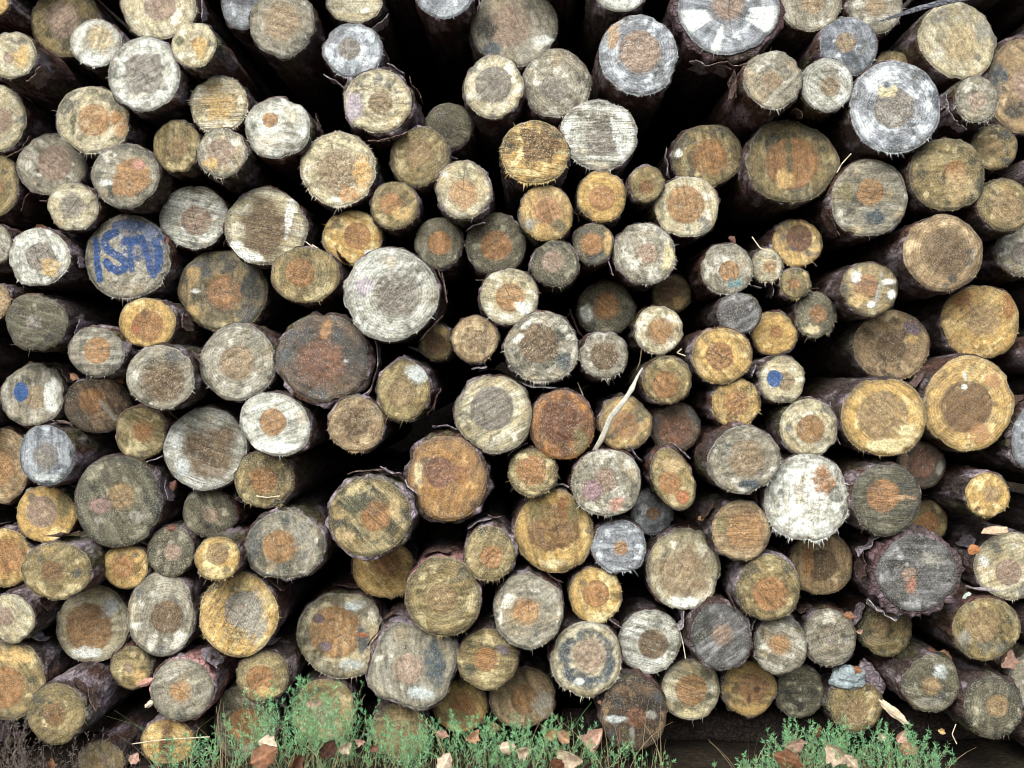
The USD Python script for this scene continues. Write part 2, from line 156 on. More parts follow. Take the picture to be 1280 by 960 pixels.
# ---------------------------------------------------------------- the logs
LOGS = '''
1 -8 3 18 18 0 Y n 0 0 0
2 81 27 43 42 0 O p 22 -2 -2 d=.12 M=.6
3 198 3 46 45 0 C p 20 2 4 d=.05 P=.3
4 120 54 31 29 0 W y 16 5 -7 p=-4,20,20,9,wh F=.6
5 180 93 44 44 0 W g 27 2 -2 rag=.35 p=6,-24,5,20,gy p=-14,12,14,8,gy,40 p=14,14,13,9,gy,-40 P=.6 d=-.06 ck=4 @the grey-star log|bleached white log end with a grey star-shaped heart, upper left
6 242 56 28 27 0 C o 7 5 -1 P=.4 p=-18,-6,8,7,gr p=10,4,10,12,ye
7 12 69 33 28 0 C p 8 0 3 d=-.06 p=14,4,12,16,ye
8 -8 149 40 41 0 C p 16 8 2 P=.3
9 116 149 44 40 0 C o 20 2 1 M=.3 p=32,6,11,20,or2 F=.5 p=-24,6,5,16,gr
10 63 206 42 38 0 G p 22 6 -2 M=.4 S=40:.2
11 156 220 41 39 0 G o 24 8 2 M=.5 p=18,-14,8,8,kn:knot p=-24,8,10,4,wh rag=.3
12 221 182 29 31 0 O t 13 2 2 P=.4 S=90:.2
13 278 191 31 31 0 G p 18 -2 0 P=.3 p=-14,14,12,8,ye F=.5 S=70:.3
14 273 129 35 34 0 C n 0 0 0 F=1 S=0:.7 P=.6 d=-.03 p=0,0,26,26,ye @the golden shaggy-cut log|golden log end with a shaggy fibrous straw-like cut, upper left
15 302 5 24 31 0 B n 0 0 0 d=.1
16 -8 231 31 40 0 O o 15 -2 4
17 352 29 39 42 0 G t 24 0 -1 d=.04 M=.3
18 443 0 34 29 0 C n 0 0 0 P=.4 S=0:.2
19 441 63 36 33 0 B g 14 -4 -2 P=.5 F=.4
20 472 126 42 38 0 C t 15 4 2 L=5 p=-30,6,12,22,la P=.3 fk=20 F=.5 S=0:.1
21 346 160 39 38 0 W o 10 -8 -10 M=.4 P=.4
22 422 211 46 46 0 C t 28 2 4 F=.9 p=32,6,11,22,ye2 P=.2 p=14,32,14,10,or2 @the fringed cream log|cream log end with big round tan heart and frayed fibrous top edge
23 525 196 36 36 0 O t 17 -2 -5 M=.3 P=.2
24 561 158 29 28 0 D n 0 0 0 d=.1 S=20:.3 p=-18,12,10,7,kn
25 580 238 33 36 0 C o 18 0 4 L=3 M=.3 wb=1 p=0,12,16,12,t3
26 555 -10 35 32 0 B n 0 0 0 d=.06 M=.3
27 643 34 53 48 0 G p 27 -6 -1 d=.06 M=.3 p=-36,4,12,18,bk p=36,18,14,7,wh p=-28,28,12,8,bl
28 617 108 36 39 0 C g 23 0 -2 P=.6 S=-45:.2
29 695 105 41 43 0 G g 16 -2 4 P=.4 rg=1 F=.5
30 800 68 48 47 0 B p 26 0 -3 P=.5 F=.5 p=-34,-22,8,20,t3 rg=1 @the speckled blue-grey log|large speckled blue-grey log end with faint pinkish centre, top centre-right
31 774 -15 34 29 0 W n 0 0 0 P=.5
32 748 169 49 41 12 W g 22 6 4 S=0:.9 F=.7 P=.3 p=24,6,5,34,wh,-15 @the silvery sawn log|pale silvery log end scored with fine horizontal saw lines
33 668 191 41 39 0 Y b 20 4 -6 S=8:1 F=.8 P=.6 M=.4 rag=.6 @the torn straw log|straw and brown log end with rough torn horizontal grain
34 910 12 60 56 0 B p 20 0 -6 L=9 ry=1 P=.2 ck=5 @the white-rayed log|big log end with white starburst rays and ragged purple bark, top edge
35 883 196 42 39 0 O o 22 4 0 M=.5 S=80:.2 p=-34,-6,6,6,wh
36 859 258 40 38 0 C o 24 -2 -2 P=.3 S=80:.15
37 808 230 21 22 0 O o 9 0 4 M=.3 d=.03
38 752 246 30 31 0 Y o 16 0 2 P=.3
39 683 266 32 33 0 Y o 18 2 -2 p=-20,14,9,9,gy p=16,16,8,10,gr wet=1
40 967 99 36 35 0 G t 12 -2 2 F=.5 P=.3 fk=200
41 990 202 55 50 0 O o 33 0 2 M=.5 p=-4,0,4,36,gr S=85:.2 p=-10,22,12,12,ye @the stripe-hearted log|big olive log end whose large orange heart has a dark vertical stripe
42 1013 4 37 35 0 G t 14 2 0 P=.4 F=.5 S=80:.2
43 1093 6 34 34 0 G t 13 0 2 P=.4 S=0:.2
44 1061 57 35 36 0 B t 13 -4 -4 M=.6 d=.02
45 1034 106 33 32 0 W t 13 3 2 P=.3 S=40:.3 rg=1
46 1119 134 54 56 0 B g 26 -2 2 P=.6 F=.6 p=-11,-18,14,9,C3 M=.5 rg=1 d=-.05 @the big blue-white log|largest log end in the upper right, speckled bluish white with grey heart
47 1116 85 22 21 0 O n 0 0 0 d=.14
48 1197 50 49 44 25 C y 24 4 4 M=.2 P=.3 p=-24,-30,18,9,gy,-30 d=-.06 p=32,-12,9,18,gy @the bark-strip log|cream and grey log end beside a long pale bark strip, top right
49 1221 124 27 28 0 G p 10 0 2 P=.5 F=.7 d=-.04 fk=180
50 1276 106 42 56 0 T p 22 10 0 L=5 p=-28,-8,12,20,bl p=-8,32,14,14,bk
51 1184 218 46 45 0 O o 14 10 -3 M=.4 P=.4 p=14,14,18,22,T3
52 1243 184 28 27 0 O t 12 -2 0 M=.3 P=.3 d=.05
53 1256 256 31 33 0 O t 20 2 2 M=.3 rg=1
54 1087 248 47 47 0 G o 17 0 -8 M=.4 p=8,24,18,10,bl S=5:.3 p=-28,-8,12,18,O3 d=-.03
55 1282 313 36 31 0 G g 14 -6 4 P=.5 S=-20:.4
56 1179 316 49 46 0 T b 29 3 -2 M=.2 P=.3 rg=1 p=12,32,8,6,bk
57 1226 403 48 46 0 Y t 22 2 -3 p=-22,-30,16,10,br2,-30 p=34,-20,8,20,br2 P=.3
58 1115 432 46 42 0 T b 19 -2 2 F=.5 M=.4 p=25,-22,12,8,pu,20:mark p=24,-8,12,6,ye @the purple-chip log|tan speckled log end with a purple-grey chip on its upper right
59 1088 361 34 33 0 O o 15 -6 -3 p=10,2,3,30,gy,12 p=-18,-14,7,9,wh p=20,-8,9,5,wh p=26,8,5,6,wh p=0,20,5,4,wh M=.3 wet=1 p=-18,14,12,8,ye @the white-flecked split log|tan and dark log end divided by a vertical crack, flecked white
60 997 303 30 29 0 Y r 17 2 -5 M=.4 p=-10,8,8,3,bk wet=.5
61 959 332 19 21 0 C o 8 3 1 P=.3 F=.6
62 994 354 19 19 0 O o 7 -2 1 F=.6 M=.3
63 1020 394 26 27 0 D o 11 2 -2 F=.8 M=.3 p=-6,18,12,6,C3
64 968 417 28 27 0 Y o 8 2 -2
65 978 475 29 29 0 C t 12 4 2 p=-11,-2,9,11,paint:paint_mark p=-4,-4,6,6,paint S=0:.15 @the blue-dot log|small cream log end with a blue paint dot, right of centre
66 1211 505 53 58 0 Y b 32 -3 3 M=.2 p=-6,-34,3,6,wh p=-6,-22,4,4,wh wet=.6 p=30,-30,14,12,or2 p=14,36,16,16,or2 rg=1 @the large yellow log|large wet yellow log end with wide brown heart, right edge
67 1105 521 50 47 0 Y t 31 -1 0 P=.5 p=28,22,14,16,C3 p=0,36,30,9,C3 @the yellow-green log|yellow-green log end with wide round tan heart, right of centre
68 1012 534 36 35 0 C o 18 1 2 M=.3 P=.2 ck=1
69 1152 581 29 29 0 K r 17 0 -2 d=.1 wet=.5 p=22,6,5,9,gy
70 1235 618 27 27 0 Y t 10 3 -1 P=.4 d=-.1 p=-14,18,4,3,br L=3
71 1107 624 43 44 0 D o 21 -4 -5 M=.3 S=5:.4 p=10,-28,9,8,bw p=24,-2,14,4,t3 wet=.6
72 1160 653 24 26 0 O o 13 0 0 d=.1
73 1008 622 52 53 0 W n 0 0 0 P=.9 F=1 p=22,-20,14,20,or3,-30 @the chalk-white log|chalk-white shaggy log end without heart, brown speckles at upper right
74 1026 706 38 38 0 T b 20 0 0 M=.3 S=88:.3 p=-16,0,8,28,or2 wet=.4 d=.06
75 1146 718 49 46 0 S p 10 -9 0 L=13 M=.45 S=0:.25 p=-8,-30,5,10,bk,-20 p=-8,14,7,12,kn2 p=20,-20,16,9,gy ry=.4 ck=9 @the scaly-barked log|large dark grey log end ringed by thick purple scaly bark, lower right
76 1265 707 45 41 0 C p 17 -5 8 P=.3 M=.2 S=-20:.3 p=-36,-6,7,8,wh
77 1292 548 27 40 0 B n 0 0 0 L=5
78 1232 785 40 39 0 O t 22 -4 -4 P=.3 M=.3 p=-26,12,8,10,gy S=60:.15 p=6,24,18,9,D3
79 1110 788 31 32 0 O t 11 -10 -6 P=.3 M=.2 d=-.06 rg=1 S=0:.15
80 1038 797 33 35 0 G g 9 0 0 M=.3 S=-15:.4 L=3 d=-.05 rg=1
81 976 808 32 36 0 G o 13 -2 -2 S=25:.6 P=.3 L=3
82 1000 866 30 31 0 D n 0 0 0 M=.2 S=0:.3
83 1070 882 34 31 0 O t 16 -1 6 F=.4 M=.1
84 1164 855 34 35 0 D t 11 0 2 M=.2 p=10,-16,9,9,wh3 p=-4,22,18,5,gy S=20:.3 d=-.04
85 1243 884 36 36 0 D t 14 3 -2 M=.2 rg=1 d=-.05 L=4
86 1292 852 30 34 0 G n 0 0 0 d=.02
87 91 259 31 28 0 C g 15 -1 -2 P=.4 S=0:.1
88 48 322 37 35 0 W g 18 2 -1 p=18,12,12,14,ye S=70:.3 P=.3 M=.3 F=.6
89 158 322 52 50 0 G n 0 0 0 F=.6 P=.5 text=1 @the blue-lettered log|large grey log end with letters spray-painted in blue, left side
90 242 272 41 38 0 W p 19 4 4 S=12:.8 F=.5 P=.3
91 332 284 49 46 -10 C b 34 2 2 S=10:.6 rag=.5 p=-34,28,16,9,wh2,40 p=30,-10,6,24,wh,10 p=-22,36,20,6,wh2,10 d=-.02 @the white-crescent log|irregular brown saw-lined log end edged by white crescents
92 279 364 53 49 0 O o 21 1 2 M=.7 p=-4,-34,26,12,bk p=-36,-18,8,14,ye p=-34,0,6,3,wh p=34,-4,12,18,bk wet=.5 p=-36,24,10,9,ye @the soot-topped log|large dark olive log end with orange heart and sooty black top
93 45 403 39 34 0 D g 10 -2 0 S=15:.4 M=.2 P=.2 rag=.4
94 184 404 33 31 0 Y o 20 1 4 p=-2,-14,5,6,br p=-14,8,6,6,or:knot p=2,8,4,8,or2 wet=.4 ck=3
95 120 440 36 30 10 G o 17 2 -2 S=0:.4 M=.4 L=3
96 201 472 42 38 0 G b 27 4 6 F=.6 M=.3 P=.2
97 297 453 47 46 0 G t 22 0 0 P=.4 F=.4 rg=1 d=-.02
98 41 494 38 38 0 G t 15 6 2 p=-14,-4,9,12,paint:paint_mark p=24,0,9,24,wh M=.3 S=90:.2 @the blue-smudge log|grey log end with a small blue paint smudge, left edge
99 -3 376 16 20 0 T n 0 0 0 F=.8
100 -6 305 20 24 0 G n 0 0 0
101 121 505 40 35 0 K o 16 -6 -4 S=60:.7 M=.4 P=.4 p=16,10,4,18,gy,-40
102 382 344 41 34 -5 O o 18 -6 -3 M=.2 rg=1
103 441 297 36 33 0 Y o 17 6 -2 P=.5 p=20,20,6,5,wh
104 493 257 29 29 0 O o 14 -4 -2 P=.2 p=10,10,12,10,ye
105 488 367 57 56 0 W g 29 6 0 F=.4 P=.3 M=.2 p=-34,-8,12,14,la L=2 fk=10 rg=1 d=-.05 @the big grey-disc log|very large whitish log end with a big round grey heart, left of centre
106 549 304 29 31 0 D o 15 1 0 d=.08
107 620 306 36 36 0 D o 19 0 1 M=.2 d=.03
108 404 447 56 53 0 K r 30 -2 6 L=6 M=.5 p=-22,-28,11,11,bk p=16,-24,14,12,bk p=28,4,4,3,wh p=36,-8,12,20,bk p=4,-34,9,12,or2 wet=.7 @the dark resinous log|large dark brown resinous log end with black mould and ragged bark
109 546 428 21 23 0 O b 14 0 2 d=.08 p=6,-14,9,5,ye
110 594 424 28 28 0 T t 14 2 2 P=.6 F=.3
111 637 371 35 34 0 C o 18 0 1 P=.3 S=10:.2 p=18,14,12,9,wh
112 505 488 32 37 0 O t 17 -4 4 L=4 wb=1 p=16,-20,14,14,wh3
113 617 517 46 48 0 C g 28 -2 -6 S=-30:.5 P=.4 @the cream sawn log|cream log end with diagonal saw lines and grey heart, picture centre
114 677 435 44 43 0 G b 25 -4 -6 F=.8 M=.5 P=.4 p=-20,-28,9,5,wh,-30 p=-28,-14,8,5,wh,-50 p=28,16,10,14,bl @the ragged grey log|large ragged grey log end with brown-grey heart, near the centre
115 693 330 29 29 0 D p 14 -2 -3 P=.2 F=.4
116 742 305 25 25 0 D o 14 -2 0 M=.2 p=18,0,5,14,ye
117 806 317 38 37 0 G p 13 4 0 P=.5 p=28,4,8,20,C3 F=.5
118 758 385 34 32 0 D o 17 0 -3 p=-24,6,8,9,wh rag=.25 M=.3
119 840 367 24 23 0 O b 14 -4 -3 d=.08 wet=.5 p=8,10,8,8,ye
120 823 412 29 30 0 C o 17 3 2 P=.5
121 755 444 29 29 0 G b 18 0 1 P=.4 F=.6
122 834 475 30 29 0 O o 17 -2 6 M=.3
123 909 336 32 31 0 G o 13 2 3 P=.5 F=.6 p=10,18,10,6,teal
124 924 391 27 25 0 S n 0 0 0 S=-25:.6 M=.3 F=.4 nh=1 @the small slate-blue log|small slate-grey log end crossed by a dark diagonal crack
125 902 445 37 33 0 Y o 18 -3 0 F=.5 S=50:.2 P=.2
126 702 531 39 42 0 R r 27 0 -3 wet=1 M=.2 p=24,20,9,16,O3 F=.3 @the wet red-brown log|wet orange-brown resinous log end with dark red heart, left of stick
127 781 529 32 33 0 Y o 18 2 2 M=.4 p=20,-10,9,14,gr wet=.5 d=.03
128 844 535 30 30 0 K r 20 0 2 d=.09 wet=.7
129 920 504 30 30 0 Y o 16 0 -1 M=.4 F=.6
130 929 574 44 41 0 G t 23 4 -1 P=.4 F=.4 p=6,32,18,7,bl L=3 d=-.06
131 666 590 29 29 0 O o 19 -1 -2 P=.5 F=.5 p=-14,-20,9,4,C3
132 758 604 42 41 0 G p 15 -2 -4 p=-18,9,12,14,pu2:knot p=12,26,9,10,kn P=.6 F=.6 L=2 @the pink-knot log|grey log end with pinkish knots, right under the pale stick
133 815 640 25 28 0 B o 8 1 2 M=.4 P=.3 @the tiny-hearted log|small blue-green grey log end with tiny tan heart
134 841 599 25 38 -25 O o 14 -4 4 p=12,22,9,9,or:knot P=.4 wet=.4 p=0,-18,14,10,T3 @the pear-shaped log|pear-shaped yellow-olive log end with orange knot at its lower tip
135 693 664 47 50 0 Y b 31 0 -4 rag=.25 M=.2 p=12,-32,10,14,b2 p=-20,-26,16,12,O3 S=80:.15 p=26,-24,12,16,O3 p=-4,40,16,6,C3 ck=3 @the heart-shaped-core log|yellow-olive log end with a large heart-shaped brown core
136 774 684 33 33 0 B o 9 2 1 P=.3 F=.5 M=.2
137 855 710 44 50 0 C t 33 2 2 rag=.3 P=.4 p=0,42,26,7,wh @the ragged-tan-core log|cream log end with a large ragged-edged tan core, lower centre
138 926 663 35 36 0 T o 24 4 0 S=0:.4 wet=.4 p=-24,-8,8,16,O3 L=2 d=-.06 ck=1
139 961 735 39 40 0 O o 22 2 7 P=.3 wb=1 L=3 F=.3
140 661 764 42 45 0 G o 17 -4 0 M=.3 P=.3
141 745 744 31 35 0 Y o 17 0 -2 P=.5 M=.3 p=8,26,14,6,C3
142 612 692 31 33 0 O o 14 2 4 F=.6 wb=1 L=3 P=.3
143 734 824 43 45 0 C p 22 2 -4 ring=1 F=.6 p=-26,-6,9,22,bl p=-20,18,12,10,bl p=0,26,14,8,bl p=28,4,7,14,bl p=-12,28,9,5,wh @the black-ring log|cream log end with a blue-black mould ring round its pink heart
144 812 801 38 39 0 W b 19 4 4 S=15:.6 M=.2 P=.3 L=2 d=-.03
145 901 796 36 39 0 S p 13 2 -3 M=.5 S=-35:.7 L=4 @the dark saw-scored log|dark blue-grey log end scored with diagonal saw lines, lower right of centre
146 864 863 35 37 0 C o 20 0 -1 S=15:.4 M=.3 p=0,30,24,6,C3
147 936 861 33 33 0 Y o 19 6 -2 p=10,0,4,4,br:knot p=0,10,3,9,br wet=.5 M=.3
148 792 892 40 45 0 K r 13 3 5 ry=.9 M=.6 p=-24,6,14,5,wh3 p=22,0,7,6,gy p=-2,28,4,14,gy L=2 wet=.4 ck=6 @the sooty rayed log|dark sooty log end with small brown heart and pale rays, bottom centre
149 653 872 40 38 0 T o 18 3 1 S=70:.2 p=24,6,14,18,G3 M=.2
150 0 580 36 47 0 T o 22 -2 4 P=.3 rg=1
151 58 569 34 37 0 B g 17 0 1 M=.7 S=88:.3 L=2 wb=1 d=-.03 p=0,28,22,6,wh3
152 176 540 32 32 0 O o 13 3 0 S=30:.6 p=-8,18,14,8,C3 wb=2 L=2
153 257 561 49 50 0 W b 36 5 3 rag=.35 S=20:.5 p=-30,22,12,14,wh3 @the torn-brown-core log|pale greenish-white log end with large torn brown core
154 343 531 44 37 20 W o 17 -2 -3 S=-20:.3 P=.3 p=0,28,28,7,wh2 M=.2
155 148 626 53 55 0 D t 17 4 -6 M=.4 P=.2 p=-22,6,16,10,pu3:knot p=34,-2,5,5,bk p=-24,24,5,5,gy p=24,20,12,8,gy @the big dark olive log|very large dark olive-grey log end with pinkish knot, lower left
156 57 642 37 34 0 Y p 20 -4 -2 M=.3 p=24,-6,10,18,O3
157 261 642 32 30 0 D p 9 3 2 S=70:.4 P=.2
158 330 600 36 35 0 O o 17 0 0 M=.5 F=.6
159 5 697 36 36 0 Y o 23 4 -2 P=.3 rag=.25
160 70 714 41 34 0 O b 13 -4 0 M=.2 P=.2 wb=1 L=2 d=-.05
161 156 708 29 27 0 Y o 15 -2 0 P=.2
162 213 690 29 30 0 D p 11 3 0 M=.2 F=.4
163 272 698 28 27 0 Y t 14 0 -6 P=.5
164 357 683 47 43 0 G o 21 -7 0 M=.5 L=4 p=20,-14,14,18,gy
165 445 530 33 33 0 T b 20 0 -3 L=3 F=.6 wb=1 M=.3
166 461 644 50 47 0 O o 19 9 1 M=.6 L=6 S=45:.5 wb=1 p=32,-6,9,16,T3 p=-30,24,14,10,T3 d=-.06 p=-16,-16,18,14,bw @the orange-streak log|large olive log end with orange streak and peeling lavender bark on top
167 559 598 47 52 -10 A r 19 -9 -8 L=6 wet=.7 p=16,-4,13,13,br2 p=-36,-6,6,20,C3 M=.1 @the glossy orange log|large glossy orange log end with red-brown heart and flaking bark, centre
168 480 712 37 36 0 Y o 18 5 -9 M=.3 P=.2
169 555 746 45 50 0 O t 19 -2 2 M=.2 P=.3 rg=1 wb=2 F=.4
170 14 773 29 30 0 C p 12 -8 -2 P=.3 S=50:.2
171 115 780 43 46 0 C o 31 -3 2 P=.3 rag=.25 p=-10,36,24,7,wh p=24,-22,9,14,wh3,30
172 202 768 41 49 0 G b 21 8 3 P=.3 rg=1
173 163 835 24 26 0 O p 6 -2 -1 p=12,10,9,12,ye d=.03
174 298 768 48 51 0 Y g 24 6 -6 S=-60:.5 F=.9 P=.3 p=20,6,18,34,G3 @the shaggy two-tone log|shaggy log end, yellow on its left and grey on its right, lower left
175 426 793 54 53 0 C o 34 -6 -3 p=-27,-20,8,6,pu:knot p=-20,15,9,6,pu:knot p=28,4,10,20,bl p=18,-36,14,8,wh3 p=-30,26,10,10,bw M=.5 p=14,38,16,7,wh3 p=28,0,10,3,or @the two-knot log|large log end with broad orange heart holding two dark knots
176 515 833 50 48 20 G p 19 -4 2 L=5 sq=1 wb=1 p=28,-2,14,34,bl p=10,32,18,9,wh3 M=.2 @the squarish log|squarish grey log end, dark blue on its right, rimmed with lavender bark
177 609 824 36 36 0 O o 15 -2 0 S=10:.5 P=.4 p=20,-12,9,6,pu,30:knot p=-22,14,10,10,bw
178 575 884 33 31 0 Y o 16 4 -2 M=.4 S=60:.2 p=-8,14,20,10,O3
179 328 846 32 30 0 O o 17 -3 2 M=.2 L=3 p=4,20,16,8,ye
180 307 905 40 46 0 D o 23 0 2 P=.3 M=.2
181 227 862 38 38 0 G o 13 -1 2 wb=2 L=3 d=-.03 M=.2 P=.2
182 10 850 44 48 0 O o 26 -4 8 M=.3 p=8,-30,22,14,ye S=60:.2
183 70 893 34 37 0 O b 15 -1 0 d=-.2 P=.3 wb=1 L=2 rag=.2 @the jutting log|grey-green log jutting far out, its lavender bark showing, bottom left
184 126 952 27 25 0 O t 10 0 2 P=.2 d=-.02
185 209 928 32 28 0 Y b 10 0 2 p=0,0,9,34,br M=.2
186 404 888 38 38 0 O p 15 0 6 P=.5 M=.2
187 500 915 36 34 0 O t 12 -2 2 P=.2 M=.2 L=2
'''
PAL = {  # sapwood: main tone, dirt, pale
    'W': ((196, 197, 182), (140, 134, 116), (232, 236, 226)), 'C': ((194, 184, 148), (136, 128, 100), (228, 224, 202)), 'Y': ((192, 158, 92), (130, 108, 60), (224, 204, 146)),
    'G': ((148, 142, 122), (98, 96, 80), (202, 200, 184)), 'B': ((140, 145, 150), (92, 102, 112), (208, 216, 218)), 'A': ((156, 116, 60), (104, 66, 32), (196, 156, 94)), 'O': ((130, 114, 72), (74, 70, 46), (186, 172, 128)),
    'S': ((96, 96, 95), (54, 55, 56), (158, 158, 156)), 'D': ((92, 88, 68), (52, 53, 44), (154, 150, 126)), 'T': ((156, 132, 96), (108, 90, 62), (198, 178, 138)), 'R': ((118, 78, 42), (96, 58, 30), (190, 136, 72)), 'K': ((76, 60, 42), (44, 38, 31), (134, 108, 78))}
HEART = {'o': (160, 122, 78), 'p': (154, 132, 112), 't': (146, 126, 96), 'g': (132, 125, 113), 'b': (108, 88, 62), 'r': (116, 74, 46), 'y': (186, 168, 128)}
PATCH = {'wh': (222, 226, 216), 'wh2': (230, 234, 222), 'wh3': (186, 194, 190), 'bk': (48, 50, 46), 'bl': (58, 72, 80), 'gy': (136, 134, 122), 'gr': (78, 78, 52), 'kn': (176, 130, 112), 'kn2': (158, 112, 92),
         'or': (166, 106, 66), 'or2': (166, 124, 78), 'or3': (140, 96, 52), 'ye': (192, 162, 104), 'ye2': (190, 150, 84), 'la': (172, 162, 170), 'pu': (112, 98, 104), 'pu2': (150, 122, 126), 'pu3': (138, 114, 104),
         'br': (88, 60, 36), 'br2': (132, 88, 44), 'b2': (112, 72, 36), 'bw': (70, 70, 50), 't3': (168, 138, 102), 'T3': (172, 150, 108), 'C3': (204, 192, 146), 'O3': (112, 104, 66), 'D3': (92, 94, 80), 'G3': (150, 146, 132), 'teal': (96, 130, 130), 'paint': (14, 70, 124)}
DEEP = {'o': (150, 108, 64), 'b': (116, 86, 50), 'r': (106, 66, 38), 't': (146, 122, 84)}   # hearts of resinous logs
SAPW = {'A': 'amber', 'W': 'whitish', 'C': 'cream', 'Y': 'yellow', 'G': 'grey', 'B': 'bluish grey', 'O': 'olive', 'S': 'slate grey', 'D': 'dark grey-green', 'T': 'tan', 'R': 'orange-brown', 'K': 'dark brown'}
HEARTW = {'o': 'orange heart', 'p': 'pinkish heart', 't': 'tan heart', 'g': 'greyish heart', 'b': 'brown heart', 'r': 'red-brown heart', 'y': 'pale heart'}
class Log: pass
logs = []
for line in LOGS.strip().splitlines():
    head, _, full = line.partition('|'); head, _, mark = head.partition('@'); t = head.split(); g = Log()
    g.id = int(t[0]); g.u, g.v, g.a, g.b, g.rot = map(float, t[1:6]); g.a *= 1.04; g.b *= 1.04; g.sap, g.heart = t[6], t[7]; g.hr, g.hx, g.hz = map(float, t[8:11])
    g.k, g.p, g.mark, g.label, g.border = {}, [], mark.strip(), full.strip(), False
    for w in t[11:]:
        k, _, x = w.partition('=')
        if k == 'p':
            x, _, part = x.partition(':'); c = x.split(','); g.p.append((*map(float, c[:4]), c[4], float(c[5]) if len(c) > 5 else 0.0, part))
        elif k == 'S': g.k['S'] = tuple(map(float, x.split(':')))
        else: g.k[k] = float(x)
    logs.append(g)
rng = np.random.default_rng(11)
# the pile goes on outside the picture
have = [(g.u, g.v, max(g.a, g.b)) for g in logs]
for k in range(9000):
    r = rng.uniform(26, 50) if k < 5000 else rng.uniform(18, 34); u, v = rng.uniform(-170, 1450), rng.uniform(-170, 940)
    if -r - 6 < u < 1286 + r and v > -r - 6: continue
    if all(math.hypot(u - x, v - y) > r + s + 1 for x, y, s in have):
        have.append((u, v, r)); g = Log(); g.id = 1000 + k; g.u, g.v, g.a, g.b, g.rot = u, v, r, r * rng.uniform(0.9, 1.05), 0.0
        g.sap = rng.choice(list('CGOYTWD')); g.heart = rng.choice(list('otpb')); g.hr, g.hx, g.hz = r * rng.uniform(0.35, 0.55), rng.uniform(-4, 4), rng.uniform(-4, 4)
        g.k, g.p, g.mark, g.label, g.border = {'M': 0.3, 'P': 0.3}, [], '', '', True; logs.append(g)
# how far each face stands in or out: so that no two logs run through each other
P = np.array([[g.u - 640, g.v - 480] for g in logs]) / FPX; RR = np.array([math.sqrt(g.a * g.b) + g.k.get('L', 1.5) for g in logs]) / FPX
d0 = np.array([g.k.get('d', 0.0) for g in logs]) + rng.normal(0, 0.008, len(logs)); d = d0.copy()
for it in range(500):
    s = DIST + d; X = P * s[:, None]; R = RR * s
    dv = X[:, None] - X[None]; dist = np.linalg.norm(dv, axis=2) + np.eye(len(d)) * 9
    o = np.maximum(0, R[:, None] + R[None] - dist - 0.003); nrm = dv / dist[:, :, None]
    go = RR[:, None] - np.einsum('ijk,ik->ij', nrm, P)           # d(overlap)/d(depth of i)
    grad = (2 * o * go).sum(1) * 30 + 0.05 * (d - d0)
    d = np.clip(d - 0.08 * grad, d0 - 0.11, d0 + 0.11)
o_left = np.maximum(0, o).max(1); print('overlap left (mm): mean %.1f max %.1f; depth %.2f..%.2f' % (o_left.mean() * 1e3, o_left.max() * 1e3, d.min(), d.max()))
for g, x in zip(logs, d): g.d = float(x)

def near_segments(px, pz, pts):
    best = np.full(len(px), 1e9)
    for (x0, z0), (x1, z1) in zip(pts[:-1], pts[1:]):
        dx, dz = x1 - x0, z1 - z0; t = np.clip(((px - x0) * dx + (pz - z0) * dz) / max(dx * dx + dz * dz, 1e-9), 0, 1)
        best = np.minimum(best, np.hypot(px - x0 - t * dx, pz - z0 - t * dz))
    return best
LETTERS = [  # strokes in pixels from the log's centre, x right and z down, half-width, cover
    ([(-38.6, -22), (-37.5, -8), (-36.5, 8), (-34, 27)], 3.7, 1.0),
    ([(-13, -31), (-23, -28), (-28, -20), (-25, -12), (-16, -5), (-5, 2), (1, 9), (-4, 15), (-13, 16), (-21, 11), (-25, 6)], 4.7, 1.0),
    ([(4, -16), (6, -2), (7.5, 15)], 3.4, 0.95), ([(0, -20), (9, -20), (20, -22)], 5.6, 1.0), ([(22, -20), (27, -4), (31, 14), (35, 22)], 4.0, 0.95),
    ([(37, -20), (42, -8), (42, 6), (39, 15)], 5.0, 0.95), ([(-12, -40), (4, -42), (20, -38), (33, -30)], 5.5, 0.75), ([(30, -26), (36, -6), (37, 10)], 4.5, 0.55)]

def outline(g, th):
    """Radius of the cut face in pixels at the angles th (z up)."""
    r = np.radians(-g.rot); c, s_ = np.cos(th - r), np.sin(th - r)
    e = 2 + 1.6 * g.k.get('sq', 0)
    R = (np.abs(c / g.a) ** e + np.abs(s_ / g.b) ** e) ** (-1 / e)
    circ = np.stack([np.cos(th), np.sin(th), np.full_like(th, g.id * 3.7)], -1)
    return R * (1 + 0.15 * (fbm(circ * 1.2, 2, g.id) - 0.5) + 0.07 * (fbm(circ * 3.5, 4, g.id + 1) - 0.5) - 0.05 * smooth01(fbm(circ * 2.2, 2, g.id + 9), 0.62, 0.72) + 0.02 * g.k.get('F', 0.15) * (fbm(circ * 22, 2, g.id + 2) - 0.5))

